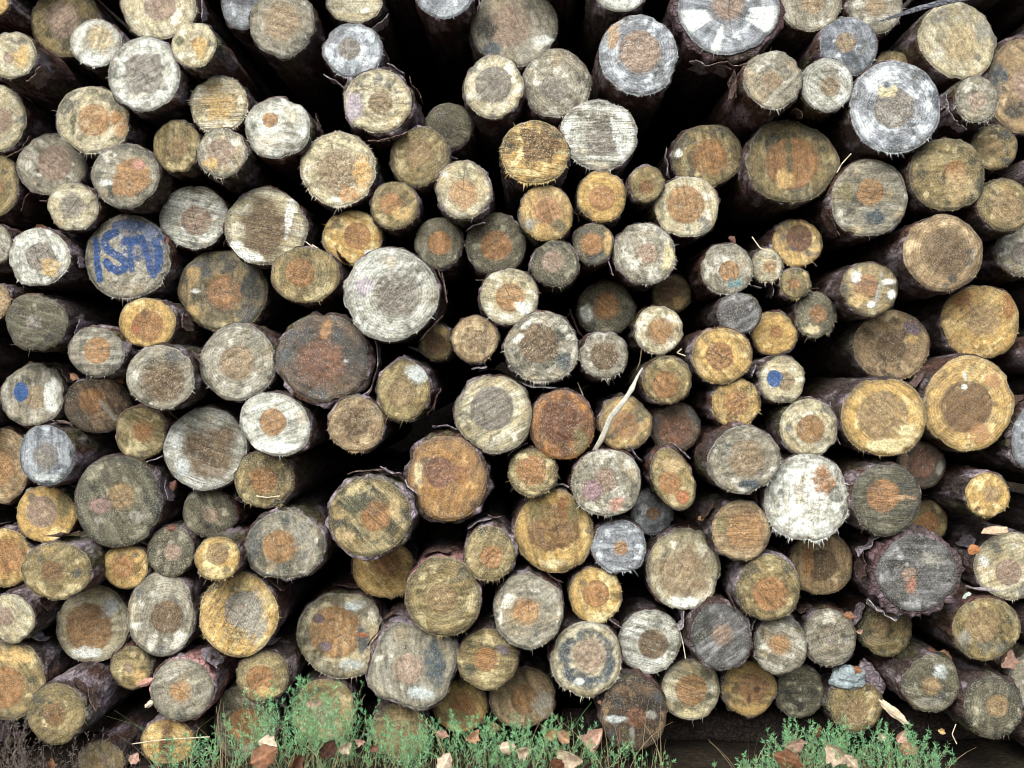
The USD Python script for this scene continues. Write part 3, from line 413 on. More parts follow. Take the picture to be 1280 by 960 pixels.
def build_log(g):
    rg = np.random.default_rng(g.id + 5); s = (DIST + g.d) / FPX; K = g.k; mean = math.sqrt(g.a * g.b)
    root = xform('log', at(g.u, g.v, g.d), (rg.uniform(-1.2, 1.2), 0, rg.uniform(-1.2, 1.2))); g.prim = root; base = root.GetPath().pathString
    # --- the cut face, a polar grid in pixels about its centre, then in metres
    text = 'text' in K
    nt = int(np.clip(mean * 2.6, 44, 150)); nr = int(np.clip(mean * 0.85, 14, 50))
    if g.border: nt, nr = 40, 10
    if text: nt, nr = 300, 105
    th = np.arange(nt) * 2 * np.pi / nt; rho = np.linspace(0, 1, nr + 1)[1:]
    Rt = outline(g, th)
    px = np.concatenate([[0], (rho[:, None] * Rt * np.cos(th)).ravel()]); pz = np.concatenate([[0], (rho[:, None] * Rt * np.sin(th)).ravel()]); ro = np.concatenate([[0], np.repeat(rho, nt)])
    k = np.arange(nt); k2 = (k + 1) % nt; f = [np.stack([0 * k, 1 + k, 1 + k2], 1)]
    for i in range(nr - 1):
        A, B = 1 + i * nt, 1 + (i + 1) * nt
        f += [np.stack([A + k, B + k, B + k2], 1), np.stack([A + k, B + k2, A + k2], 1)]
    f = np.vstack(f)
    n3 = np.stack([px, pz, np.full_like(px, g.id * 17.0)], -1)
    F = K.get('F', 0.15); S = K.get('S', (rg.uniform(0, 180), 0.08))
    tilt = (rg.uniform(-0.09, 0.09), rg.uniform(-0.09, 0.09))
    lo = fbm(n3 / 14.0, 3, 31); mid = fbm(n3 / 5.0, 3, 37); hi = fbm(n3 / 2.0, 2, 41)
    y = -0.004 * (1 - ro ** 2) + 0.006 * (lo - 0.5) + (0.003 + 0.007 * F) * (mid - 0.5) + 0.004 * F * (hi - 0.5) + 0.0035 * smooth01(ro, 0.93, 1.0)
    X, Z = px * s, pz * s; y = y + tilt[0] * X + tilt[1] * Z
    # --- colours of the wood itself
    main, dirt, pale = (lin(c) for c in PAL[g.sap]); main, dirt = main * 0.84, dirt * 0.62
    M, Pa = K.get('M', 0.12), K.get('P', 0.12)
    col = np.tile(main, (len(px), 1)) * (0.86 + 0.28 * fbm(n3 / 9.0, 4, 43))[:, None]
    hue = fbm(n3 / 20.0, 2, 59)
    col = mixc(col, lin((186, 158, 106)), 0.3 * smooth01(hue, 0.55, 0.75)) if g.sap in 'CGWO' else col
    col = mixc(col, dirt, smooth01(fbm(n3 / 16.0, 5, 47), 0.70 - 0.34 * M, 0.78 - 0.30 * M) * 0.9)
    col = mixc(col, pale, smooth01(fbm(n3 / 13.0, 5, 53), 0.72 - 0.30 * Pa, 0.80 - 0.26 * Pa) * 0.85)
    ang = np.arctan2(pz, px); rays = fbm(np.stack([np.cos(ang) * 7, np.sin(ang) * 7, np.full_like(ang, g.id * 1.9)], -1), 4, 61)
    col = col * (1 + (0.36 + 1.0 * K.get('ry', 0)) * (rays - 0.5) * 2 * smooth01(ro, 0.2, 0.6))[:, None]
    sa = math.radians(-S[0]); cs, sn_ = math.cos(sa), math.sin(sa)
    al, pe = px * cs + pz * sn_, -px * sn_ + pz * cs
    st = fbm(np.stack([al / 26.0, pe / 3.2, np.full_like(px, g.id * 7.0)], -1), 4, 63); st2 = fbm(np.stack([al / 40.0, pe / 7.0, np.full_like(px, g.id * 9.0)], -1), 3, 65)
    sw = 0.5 + 0.5 * min(S[1], 1)
    col = mixc(col, dirt * 0.8, sw * 0.75 * smooth01(st, 0.52, 0.66)); col = mixc(col, pale, sw * 0.55 * smooth01(1 - st2, 0.54, 0.68))
    arc = fbm(np.stack([np.cos(ang) * 1.6, np.sin(ang) * 1.6, ro * 1.7 + g.id * 3.3], -1), 5, 71) + 0.18 * (mid - 0.5)
    col = mixc(col, lin((52, 56, 50) if g.id % 4 else (58, 66, 72)), 0.68 * smooth01(arc, 0.66 - 0.16 * M, 0.72 - 0.14 * M) * smooth01(ro, 0.35, 0.6))
    col = mixc(col, pale * 1.1, 0.7 * smooth01(1 - arc, 0.66 - 0.1 * Pa, 0.72 - 0.08 * Pa) * smooth01(ro, 0.4, 0.6))
    bl_ = fbm(n3 / 22.0, 5, 69); col = mixc(col, lin((66, 70, 58)), (0.2 + 0.6 * M) * 0.7 * smooth01(bl_ + 0.16 * (st - 0.5), 0.56, 0.66))
    if K.get('ry', 0) >= 1:
        for ca, wa in ((196, 17), (252, 7), (-14, 18), (35, 14), (80, 12), (140, 16)):
            da_ = np.abs(np.angle(np.exp(1j * (ang - math.radians(ca))))) / math.radians(wa) + 0.5 * (rays - 0.5)
            col = mixc(col, lin((228, 234, 226)), 0.95 * smooth01(da_, 1.05, 0.85) * smooth01(ro + 0.15 * (mid - 0.5), 0.36, 0.46) * smooth01(ro, 0.985, 0.95))
    if K.get('ring'): col = mixc(col, lin(PATCH['bl']), 0.85 * smooth01(np.abs(ro - 0.66 + 0.25 * (lo - 0.5)), 0.17, 0.08) * smooth01(mid, 0.30, 0.5))
    # the weathered rim: moss and dirt creep in from the edge, or a clean pale edge
    rim = smooth01(ro + 0.22 * (fbm(n3 / 8.0, 3, 67) - 0.5), 0.84, 1.0)
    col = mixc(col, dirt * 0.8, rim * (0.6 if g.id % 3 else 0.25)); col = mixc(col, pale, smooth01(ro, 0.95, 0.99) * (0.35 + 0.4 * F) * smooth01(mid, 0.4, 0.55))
    col = col * (1.12 - 0.24 * smooth01(ro, 0.35, 0.95))[:, None] if g.id % 2 else col * (0.9 + 0.18 * smooth01(ro, 0.35, 0.9))[:, None]
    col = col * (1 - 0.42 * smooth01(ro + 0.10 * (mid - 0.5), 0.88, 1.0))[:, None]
    gr_ = np.hypot(px - g.hx, pz + g.hz) + 5.0 * (lo - 0.5) + 1.6 * (mid - 0.5)   # the wide bands of good and poor years
    band = np.sin(gr_ * 2 * np.pi / 8.5) * 0.6 + np.sin(gr_ * 2 * np.pi / 4.3 + 1.0) * 0.5 + np.sin(gr_ * 2 * np.pi / 15.0 + g.id) * 0.6
    col = col * (1 + (0.11 if K.get('rg') else 0.075) * band)[:, None]
    hm = np.zeros(len(px))
    if g.heart != 'n':
        hd = np.hypot(px - g.hx, pz + g.hz); ha = np.arctan2(pz + g.hz, px - g.hx); rag = K.get('rag', 0.05)
        hn = fbm(np.stack([np.cos(ha) * 1.3, np.sin(ha) * 1.3, np.full_like(ha, g.id * 2.3)], -1), 4, g.id + 70)
        hr = g.hr * (1 + 1.5 * rag * (hn - 0.5) * 2 + 0.09 * (fbm(n3 / 7.0, 3, 73) - 0.5))
        soft = 0.07 if rg.random() < 0.6 else 0.28
        hm = smooth01(hr - hd, -soft * g.hr, soft * g.hr)
        hc = lin(DEEP[g.heart] if g.sap in 'ODKRAY' and g.heart in DEEP else HEART[g.heart]) * 0.82; hcol = np.tile(hc, (len(px), 1)) * (0.8 + 0.4 * fbm(n3 / 6.0, 4, 79))[:, None]
        hcol = mixc(hcol, hc * 0.72, smooth01(hd / np.maximum(hr, 1), 0.72, 0.98) * (0.8 if K.get('rg') else 0.5))
        hcol = mixc(hcol, hc * np.array([1.3, 1.4, 1.5]), smooth01(fbm(n3 / 8.0, 4, 83), 0.52, 0.66) * 0.6)
        hcol = mixc(hcol, hc * 0.6, smooth01(hd, 0.16 * g.hr, 0.05 * g.hr) * 0.5)
        hcol = mixc(hcol, dirt, M * 0.6 * smooth01(fbm(n3 / 10.0, 4, 87), 0.5, 0.65))
        hcol = hcol * (1 + 0.07 * band)[:, None]
        hcol = hcol * (1 - 0.45 * sw * smooth01(st, 0.5, 0.66))[:, None]
        hcol = mixc(hcol, hcol * 1.45 + 0.02, 0.6 * smooth01(st2, 0.54, 0.66))
        col = mixc(col, hcol, hm * (0.97 - 0.22 * smooth01(mid, 0.52, 0.68)))
    nck = int(K.get('ck', 0)) or (int(rg.integers(1, 3)) if rg.random() < 0.42 else 0)
    if nck:  # drying cracks from the pith
        for _ in range(nck):
            ca, cl = rg.uniform(0, 2 * np.pi), rg.uniform(0.4, 0.95); da_ = np.angle(np.exp(1j * (ang - ca - 0.25 * (lo - 0.5))))
            col = mixc(col, lin((44, 36, 28)), 0.7 * smooth01(np.abs(da_) * ro * mean, 0.8, 0.15) * smooth01(ro, cl, cl - 0.2))
    part = np.zeros(len(f), int); cx, cz = px[f].mean(1), pz[f].mean(1)
    part[hm[f].mean(1) > 0.5] = 1; names = ['sapwood', 'heartwood']
    for (dx, dz, rx, rz, c, r, nm) in g.p:
        a_ = math.radians(-r)
        def inside(ax, az):
            qx, qz = ax - dx, az + dz; ux, uz = qx * math.cos(a_) + qz * math.sin(a_), -qx * math.sin(a_) + qz * math.cos(a_)
            return np.hypot(ux / rx, uz / rz)
        e = inside(px, pz) + 1.5 * (fbm(n3 / 9.0, 5, 89 + int(abs(dx))) - 0.5) + 0.5 * (st - 0.5)
        if nm: e = inside(px, pz) + 0.3 * (fbm(n3 / 5.0, 3, 91) - 0.5)
        w = smooth01(e, 1.15, 0.6) * (1 - 0.45 * smooth01(mid, 0.5, 0.64)) if not nm else smooth01(e, 1.06, 0.9)
        pc = np.tile(lin(PATCH[c]), (len(px), 1)) * (0.75 + 0.5 * fbm(n3 / 4.0, 3, 97))[:, None]
        if nm == 'knot': pc = pc * (1 - 0.35 * smooth01(e, 0.75, 1.0))[:, None]; pc = pc * (0.9 + 0.12 * np.sin(e * 11 + 4 * mid))[:, None]
        col = mixc(col, pc, w * (0.92 if not nm == 'paint_mark' else 0.95))
        if nm: names.append(nm); part[w[f].mean(1) > 0.5] = len(names) - 1
    if text:
        w = np.zeros(len(px)); jit = 3.4 * (fbm(n3 / 3.0, 4, 101) - 0.5)
        for pts, hw, cover in LETTERS: w = np.maximum(w, cover * smooth01(near_segments(px, -pz, pts) - hw - 0.5 + jit, 1.2, -1.2))
        w = w * (1 - 0.5 * smooth01(hi, 0.56, 0.72))
        over = smooth01(np.hypot((px - 20) / 36, (pz - 18) / 30), 1.05, 0.6) * smooth01(mid, 0.28, 0.46) * 0.76   # thin overspray at the upper right
        w = np.maximum(w, over * smooth01(hi, 0.3, 0.5))
        blue = np.tile(lin((8, 64, 120)), (len(px), 1)) * (0.55 + 0.9 * fbm(n3 / 2.5, 3, 103))[:, None]
        col = mixc(col, blue, w * 0.96); names.append('paint_lettering'); part[w[f].mean(1) > 0.5] = 2
    sv = np.stack([-X * sn_ + Z * cs, X * cs + Z * sn_, np.full_like(X, g.id * 0.37)], -1)
    lc = np.stack([X - g.hx * s, Z + g.hz * s, 0 * X], -1)
    fx = np.stack([np.full_like(X, 0.25 + S[1]), np.full_like(X, 0.34 + 0.6 * F) * (0.6 + 0.6 * smooth01(lo, 0.4, 0.6)), np.full_like(X, 0.8 if K.get('rg') else 0.42)], -1)
    if text: fx[:, 1] *= 1 - 0.6 * w
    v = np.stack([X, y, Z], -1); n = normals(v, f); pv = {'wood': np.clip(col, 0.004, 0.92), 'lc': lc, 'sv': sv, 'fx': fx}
    mat = GRAIN_WET if K.get('wet', 0) >= 0.5 else GRAIN
    for i, nm in enumerate(names):
        keep = part == i
        if keep.sum() > 5:
            under = base if i < 2 else base + ('/heartwood' if nm == 'knot' and (part == 1).sum() > 5 else '/sapwood')
            pr = put(under, nm, *sub(v, f, n, pv, keep)[:2], mat, n=sub(v, f, n, pv, keep)[2], pv=sub(v, f, n, pv, keep)[3])
            if nm == 'paint_lettering': tag(pr, 'letters sprayed in blue paint')
            if nm == 'paint_mark': tag(pr, 'smudge of blue paint')
            if nm == 'mark': tag(pr, 'purple-grey chip')
    # --- bark
    nb = 72 if not g.border else 28
    tb = np.arange(nb) * 2 * np.pi / nb; Rb = outline(g, tb) * s; lip = K.get('L', 2.4) * s
    circ = np.stack([np.cos(tb) * 2.2, np.sin(tb) * 2.2, np.full(nb, g.id * 5.3)], -1)
    ragn = fbm(circ * 2.5, 4, 7); lipn = lip * np.clip(2.6 * fbm(circ * 2.2, 4, 8) - 0.5, 0.12, 1.9)
    ys = [0.010, 0.0045, 0.009, 0.016, 0.026, 0.04, 0.056, 0.074, 0.094, 0.115, 0.14, 0.165, 0.19, 0.22, 0.25, 0.29, 0.33, 0.38, 0.44, 0.52, 0.62, 0.75, 1.0, 1.5, 2.2, 3.2]
    if g.border: ys = [0.010, 0.0045, 0.009, 0.03, 0.08, 0.2, 0.5, 1.2, 3.2]
    rows = []
    amp = 0.008 + 0.36 * lip
    for i, yy in enumerate(ys):
        cyl = np.stack([np.cos(tb) * 5, np.sin(tb) * 5, np.full(nb, yy * 22 + g.id)], -1)
        pl = fbm(cyl, 3, 13); rid = np.abs(fbm(cyl * np.array([1.6, 1.6, 0.7]), 3, 15) - 0.5) * 2
        r = Rb + lipn + amp * ((pl - 0.5) * 1.6 - 0.9 * np.clip(0.22 - rid, 0, 1) * 2)
        if i == 0: r = Rb * 0.955
        elif i == 1: r = np.minimum(Rb * 0.994 + 0.15 * lipn, r)
        elif i == 2: r = Rb + 0.75 * lipn + 0.5 * amp * (pl - 0.5)
        r = r * (1 - 0.012 * yy)
        yj = yy + (0 if i == 0 else (ragn - 0.35) * (0.006 + 0.8 * lip) * (1 if i < 4 else 0.3)) + tilt[0] * r * np.cos(tb) * (i < 12) + tilt[1] * r * np.sin(tb) * (i < 12)
        rows.append(np.stack([r * np.cos(tb), np.maximum(yj, -0.001 + tilt[0] * r * np.cos(tb) + tilt[1] * r * np.sin(tb)) if i < 4 else yj, r * np.sin(tb)], -1))
    bv = np.vstack(rows + [np.array([[0, ys[-1], 0]])]); k = np.arange(nb); k2 = (k + 1) % nb; bf = []
    for i in range(len(ys) - 1):
        A, B = i * nb, (i + 1) * nb
        bf += [np.stack([A + k, B + k, B + k2], 1), np.stack([A + k, B + k2, A + k2], 1)]
    A = (len(ys) - 1) * nb; bf.append(np.stack([A + k, np.full(nb, len(bv) - 1), A + k2], 1)); bf = np.vstack(bf)
    q3 = bv * np.array([16, 6, 16]) + g.id * 3.1; wb = K.get('wb', 0)
    t1, t2, t3 = fbm(q3, 4, 17), fbm(q3 * 1.9 + 7, 4, 19), fbm(q3 * 0.6 + 3, 3, 21)
    bc = np.tile(lin((80, 69, 65)), (len(bv), 1)) * (0.5 + t1)[:, None]
    bc = mixc(bc, lin((96, 64, 50)), smooth01(t3, 0.48, 0.62) * 0.6)
    bc = mixc(bc, lin((166, 154, 160)), smooth01(t2, 0.52 - 0.10 * min(wb, 1), 0.64 - 0.06 * min(wb, 1)) * (0.25 + 0.6 * smooth01(bv[:, 1], 0.35, 0.05)) * (1.0 if wb or K.get('L', 0) > 2 else 0.8))
    if wb == 2: bc = mixc(bc, lin((186, 140, 132)), smooth01(t1, 0.42, 0.56) * 0.8)
    bc = mixc(bc, lin((84, 88, 54)), smooth01(fbm(q3 * 0.8 + 11, 3, 23), 0.58, 0.70) * 0.6)
    if K.get('L', 0) >= 8: bc = mixc(bc, lin((112, 92, 98)), np.full(len(bc), 0.45))
    put(base, 'bark', bv, bf, BARK, pv={'wood': np.clip(bc, 0.01, 0.8)}, smooth=True)
    if g.border: return
    # --- peeling flakes of bark on the sides that can be seen
    todo = 1 if rg.random() < 0.45 else 0
    todo += int(bool(K.get('fk'))) * 2 + (2 if K.get('L', 0) >= 5 else 0) + int(wb > 0)
    inward = math.atan2(-(480 - g.v), 640 - g.u)
    for j in range(todo):
        ac = rg.normal(inward, 0.8) if not (K.get('fk') and j < 2) else math.radians(K['fk']) + rg.normal(0, 0.35)
        da = rg.uniform(0.16, 0.42); y0, ln = rg.uniform(0.004, 0.03), rg.uniform(0.04, 0.13); lift = rg.uniform(0.002, 0.010)
        A_, Y_ = np.meshgrid(np.linspace(-1, 1, 8), np.linspace(0, 1, 8), indexing='ij'); A_, Y_ = A_.ravel(), Y_.ravel()
        ed = fbm(np.stack([A_ * 2, Y_ * 3, np.full_like(A_, g.id + j * 9.0)], -1), 3, 27)
        aa = ac + da * A_ * (1 - 0.55 * (Y_ - 0.4) ** 2) * (0.6 + 0.8 * ed); yy = y0 + ln * Y_ + 0.02 * (ed - 0.5)
        rr = np.interp(aa % (2 * np.pi), np.append(tb, 2 * np.pi), np.append(Rb + lipn, Rb[0] + lipn[0])) + amp * 0.5 + 0.002 + lift * ((1 - Y_) ** 2 * 0.7 + A_ ** 2 * 0.9) + 0.004 * (ed - 0.5)
        top = np.stack([rr * np.cos(aa), yy, rr * np.sin(aa)], -1); bot = np.stack([(rr - 0.0022) * np.cos(aa), yy + 0.0005, (rr - 0.0022) * np.sin(aa)], -1)
        ii, jj = np.meshgrid(np.arange(7), np.arange(7), indexing='ij'); q = (ii * 8 + jj).ravel()
        ft = np.vstack([np.stack([q, q + 1, q + 9], 1), np.stack([q, q + 9, q + 8], 1)])
        ring_ = np.concatenate([np.arange(8), np.arange(15, 64, 8), np.arange(62, 55, -1), np.arange(48, 0, -8)]); r2 = np.roll(ring_, -1)
        ff = np.vstack([ft, ft[:, ::-1] + 64, np.stack([ring_, r2, r2 + 64], 1), np.stack([ring_, r2 + 64, ring_ + 64], 1)])
        fc = lin([(160, 150, 156), (178, 168, 170), (128, 108, 100), (98, 78, 70)][int(rg.integers(0, 4))])
        put(base, 'bark_flake', np.vstack([top, bot]), ff, BARK, pv={'wood': np.tile(fc, (128, 1)) * (0.7 + 0.6 * np.tile(ed, 2))[:, None]})
    # --- torn fibres standing out round the rim
    rim_side = rg.uniform(0, 2 * np.pi)
    ns = int((60 + 300 * F) * mean / 38); sv_, sf_, sc_ = [], [], []
    for j in range(ns):
        a0 = rg.uniform(0, 2 * np.pi) if rg.random() < 0.55 else rg.normal(-np.pi / 2, 0.8)
        cl_ = float(fbm(np.array([[math.cos(a0) * 3.5, math.sin(a0) * 3.5, g.id * 4.1]]), 2, 51)[0])
        if cl_ + 0.10 * math.sin(a0 - rim_side) < 0.44 + 0.2 * rg.random(): continue
        r0 = np.interp(a0 % (2 * np.pi), np.append(th, 2 * np.pi), np.append(Rt, Rt[0])) * s * 0.985
        ln = (0.0013 + 0.003 * F) * rg.gamma(1.1, 0.85) + 0.0006; wd = rg.uniform(0.0004, 0.0012) * (1 + 0.3 * F)
        p0 = np.array([r0 * math.cos(a0), 0.001 + tilt[0] * r0 * math.cos(a0) + tilt[1] * r0 * math.sin(a0), r0 * math.sin(a0)])
        dr = np.array([math.cos(a0), rg.normal(-0.25, 0.5), math.sin(a0) - 0.1]); dr += rg.normal(0, 0.35, 3); dr /= np.linalg.norm(dr); tg = np.array([-math.sin(a0), 0, math.cos(a0)])
        if rg.random() < 0.03: ln = rg.uniform(0.008, 0.022); wd *= 0.5
        m_ = p0 + dr * ln * 0.55 + np.array([0, 0, -0.12 * ln]); e_ = p0 + dr * ln + np.array([0, 0, -0.35 * ln]); b0 = len(sv_)
        sv_ += [p0 - tg * wd, p0 + tg * wd, p0 + np.array([0, wd * 1.2, 0]), m_ - tg * wd * 0.6, m_ + tg * wd * 0.6, e_]
        sf_ += [(b0, b0 + 1, b0 + 4), (b0, b0 + 4, b0 + 3), (b0 + 3, b0 + 4, b0 + 5), (b0 + 1, b0 + 2, b0 + 4), (b0 + 2, b0, b0 + 3), (b0 + 2, b0 + 3, b0 + 4)]
        fc = np.clip((pale * 0.7 + main * 0.3) * rg.uniform(0.55, 1.15), 0, 0.85); sc_ += [fc] * 6
    if sv_: tag(put(base, 'splinters', np.array(sv_), np.array(sf_), FIBRE, pv={'wood': np.array(sc_)}), kind='stuff')
for g in logs: build_log(g)

# --- the labels of the logs: by look, and by where each lies from a log that nobody can mistake
DIRS = ['right of', 'above right of', 'above', 'above left of', 'left of', 'below left of', 'below', 'below right of']
marks = [g for g in logs if g.mark]; inside = [g for g in logs if not g.border]
def sector(m, g): return int(round(math.atan2(m.v - g.v, g.u - m.u) / (math.pi / 4))) % 8
order = {}
for m in marks:
    for s_ in range(8):
        for i, g in enumerate(sorted((g for g in inside if g is not m and sector(m, g) == s_), key=lambda g: math.hypot(g.u - m.u, g.v - m.v))): order[m.id, g.id] = (s_, i)
for g in logs:
    if g.border: tag(g.prim, 'weathered pine log at the outer edge of the stack, outside the photograph', 'log', 'pine logs stacked beyond the picture'); continue
    if not g.label:
        mean = math.sqrt(g.a * g.b); size = 'small' if mean < 30 else 'large' if mean > 44 else ''
        sawn = 'saw-lined' if g.k.get('S', (0, 0))[1] >= 0.45 else 'frayed' if g.k.get('F', 0) >= 0.6 else ''
        look = ' '.join(w for w in (size, sawn, SAPW[g.sap], 'log', 'with ' + HEARTW[g.heart] if g.heart != 'n' else 'without heart') if w)
        m = min((m for m in marks), key=lambda m: (order[m.id, g.id][1] * 70 + math.hypot(g.u - m.u, g.v - m.v)))
        s_, i = order[m.id, g.id]; g.label = f"{look}, {('just', 'second log', 'third log', 'fourth log', 'fifth log')[i]} {DIRS[s_]} {m.mark}"
    tag(g.prim, g.label, 'log', 'pine logs stacked in the pile')
by_id = {g.id: g for g in logs}

# ---------------------------------------------------------------- stick, straws, chips and bark strips among the logs
def tube(pts, rad, sides=7, flat=1.0, seed=0):
    p = np.asarray(pts, float); t_ = np.linspace(0, 1, len(p)); tt = np.linspace(0, 1, 4 * len(p)); p = np.stack([np.interp(tt, t_, p[:, k]) for k in range(3)], 1); r = np.interp(tt, t_, rad)
    r = r * (0.7 + 0.6 * fbm(np.stack([tt * 9, tt * 0, tt * 0 + seed], -1), 3, 3)); tg = np.gradient(p, axis=0); tg /= np.linalg.norm(tg, axis=1, keepdims=True)
    a = np.cross(tg, [0, 1, 0.01]); a /= np.linalg.norm(a, axis=1, keepdims=True); b = np.cross(tg, a); th = np.arange(sides) * 2 * np.pi / sides
    v = (p[:, None] + r[:, None, None] * (np.cos(th)[None, :, None] * a[:, None] + flat * np.sin(th)[None, :, None] * b[:, None])).reshape(-1, 3)
    i, j = np.meshgrid(np.arange(len(p) - 1), np.arange(sides), indexing='ij'); A, B = (i * sides + j).ravel(), (i * sides + (j + 1) % sides).ravel()
    f = np.vstack([np.stack([A, B, B + sides], 1), np.stack([A, B + sides, A + sides], 1)]); c0, c1 = len(v), len(v) + 1; k = np.arange(sides); e = len(p) * sides - sides
    f = np.vstack([f, np.stack([k, np.full(sides, c0), (k + 1) % sides], 1), np.stack([e + k, e + (k + 1) % sides, np.full(sides, c1)], 1)])
    return np.vstack([v, p[:1], p[-1:]]), f
def colours(v, c, amount=0.35, scale=60, seed=5): return np.tile(lin(c), (len(v), 1)) * (1 - amount + 2 * amount * fbm(v * scale, 3, seed))[:, None]
def one(name, v, f, mat, c, label, cat, group=None, smooth=True): return tag(put('/World', name, v, f, mat, pv={'wood': colours(v, c)}, smooth=smooth), label, cat, group)
M_ = lambda g: by_id[g].d
pts = [at(740, 568, M_(132) + .03), at(752, 549, M_(132) + .0), at(763, 522, M_(132) - .02), at(781, 500, M_(132) - .03), at(790, 486, M_(132) - .03), at(797, 470, M_(132) - .02), at(803, 460, M_(132))]
one('broken_stick', *tube(pts, [.0075, .0078, .0072, .0066, .006, .004, .0022], 8, 0.6), STICK, (190, 186, 170), 'pale bare broken stick leaning upright in a gap among the logs', 'stick')
straws = [([(722, 478), (728, 492), (731, 505), (740, 519)], 'thin pale straw bent over the wet red-brown log'), ([(852, 436), (846, 441), (857, 445)], 'tiny pale chip of wood in the gap right of centre'),
          ([(1104, 566), (1112, 560)], 'short pale straw below the yellow-green log'), ([(1064, 192), (1052, 205), (1046, 216)], 'white straw forking over the dark gap at upper right'),
          ([(849, 786), (853, 800), (857, 823)], 'long thin straw hanging between the lower middle logs'), ([(796, 462), (800, 452), (802, 436)], 'fine dark straw standing over the tip of the broken stick'),
          ([(390, 306), (400, 312), (410, 318), (424, 330)], 'pale straw lying across the gap above the big log with grey disc'), ([(382, 302), (392, 310), (398, 322)], 'bent pale straw lying over the edge of the sawn log'),
          ([(320, 620), (334, 622), (350, 620)], 'white straw crossing the olive log below the white log with tan heart'), ([(1195, 905), (1190, 918), (1196, 930)], 'forked pine needles hanging over the dark soil at lower right'),
          ([(940, 296), (950, 310), (962, 314)], 'pale straw poking from the small frayed grey log'), ([(165, 930), (200, 925), (262, 921)], 'long pale straw lying low across the bottom left logs')]
for i, (p, l) in enumerate(straws):
    y = -0.035 if i != 4 else -.02; one('straw', *tube([at(a, b, y) for a, b in p], [.0016] * len(p), 5, 0.7, i), STICK, (206, 196, 168) if i != 5 else (110, 96, 76), l, 'straw', 'dry straws and needles caught among the logs')
# long strip of bark over the creamy log at the top right
pts = [at(1098, 27, .02), at(1120, 20, .01), at(1150, 10, .0), at(1180, 3, .0), at(1212, -3, .02)]
one('bark_strip', *tube(pts, [.002, .005, .007, .008, .007], 8, .3), BARK, (112, 114, 120), 'long thin grey bark strip lying across the top right corner above the creamy log', 'bark strip')
def chunk(u, v, y, w, h, dpt, seed, rot=0):
    m = trimesh.creation.icosphere(4); p = np.array(m.vertices); n = 0.45 + 0.9 * fbm(p * 1.7 + seed, 4, seed) + 0.22 * fbm(p * np.array([3, 9, 12]) + seed, 3, seed + 1); p = p * n[:, None] * np.array([w, dpt, h]) * (DIST / FPX)
    a = math.radians(rot); R_ = np.array([[math.cos(a), 0, -math.sin(a)], [0, 1, 0], [math.sin(a), 0, math.cos(a)]]); return p @ R_.T + at(u, v, y), np.array(m.faces)
one('wood_chunk', *chunk(1060, 847, by_id[83].d + .01, 22, 15, 14, 3, -8), GRAIN, (140, 152, 154), 'bluish grey lump of torn fluffy wood resting on the lower right log', 'wood chunk')
one('bark_piece', *chunk(1090, 846, by_id[83].d + .04, 10, 26, 5, 8, 35), BARK, (150, 138, 144), 'lavender slab of bark standing beside the torn wood lump', 'bark')
for u, v, w, h, rot, c, l in [(1117, 890, 22, 5, -40, (206, 190, 160), 'long pale curl of inner bark on the soil above the right-hand heather'), (1207, 747, 9, 3, 50, (186, 200, 190), 'white-green splinter of wood above the tan-hearted log at right'),
                              (752, 878, 5, 3, 0, (150, 110, 90), 'small brown bark scrap left of the sooty log'), (187, 880, 7, 3, 40, (200, 190, 165), 'pale wood splinter between the two lower left grey logs'), (182, 853, 11, 4, 20, (170, 130, 116), 'pinkish bark chip below the small olive log at lower left'),
                              (1244, 663, 16, 5, 0, (208, 180, 150), 'curled tan piece of inner bark on the cream log at the right edge'), (1217, 687, 8, 6, 20, (160, 110, 70), 'orange bark crumb left of the cream log at the right edge'), (885, 647, 12, 5, 5, (190, 152, 112), 'tan curl of bark left of the saw-lined tan log'),
                              (1080, 600, 6, 4, -20, (120, 105, 70), 'olive bark knob on top of the dark log right of the chalk-white one')]:
    one('bark_chip', *chunk(u, v, -.02, w, h, 3, int(u) % 17, rot), STICK, c, l, 'bark chip')

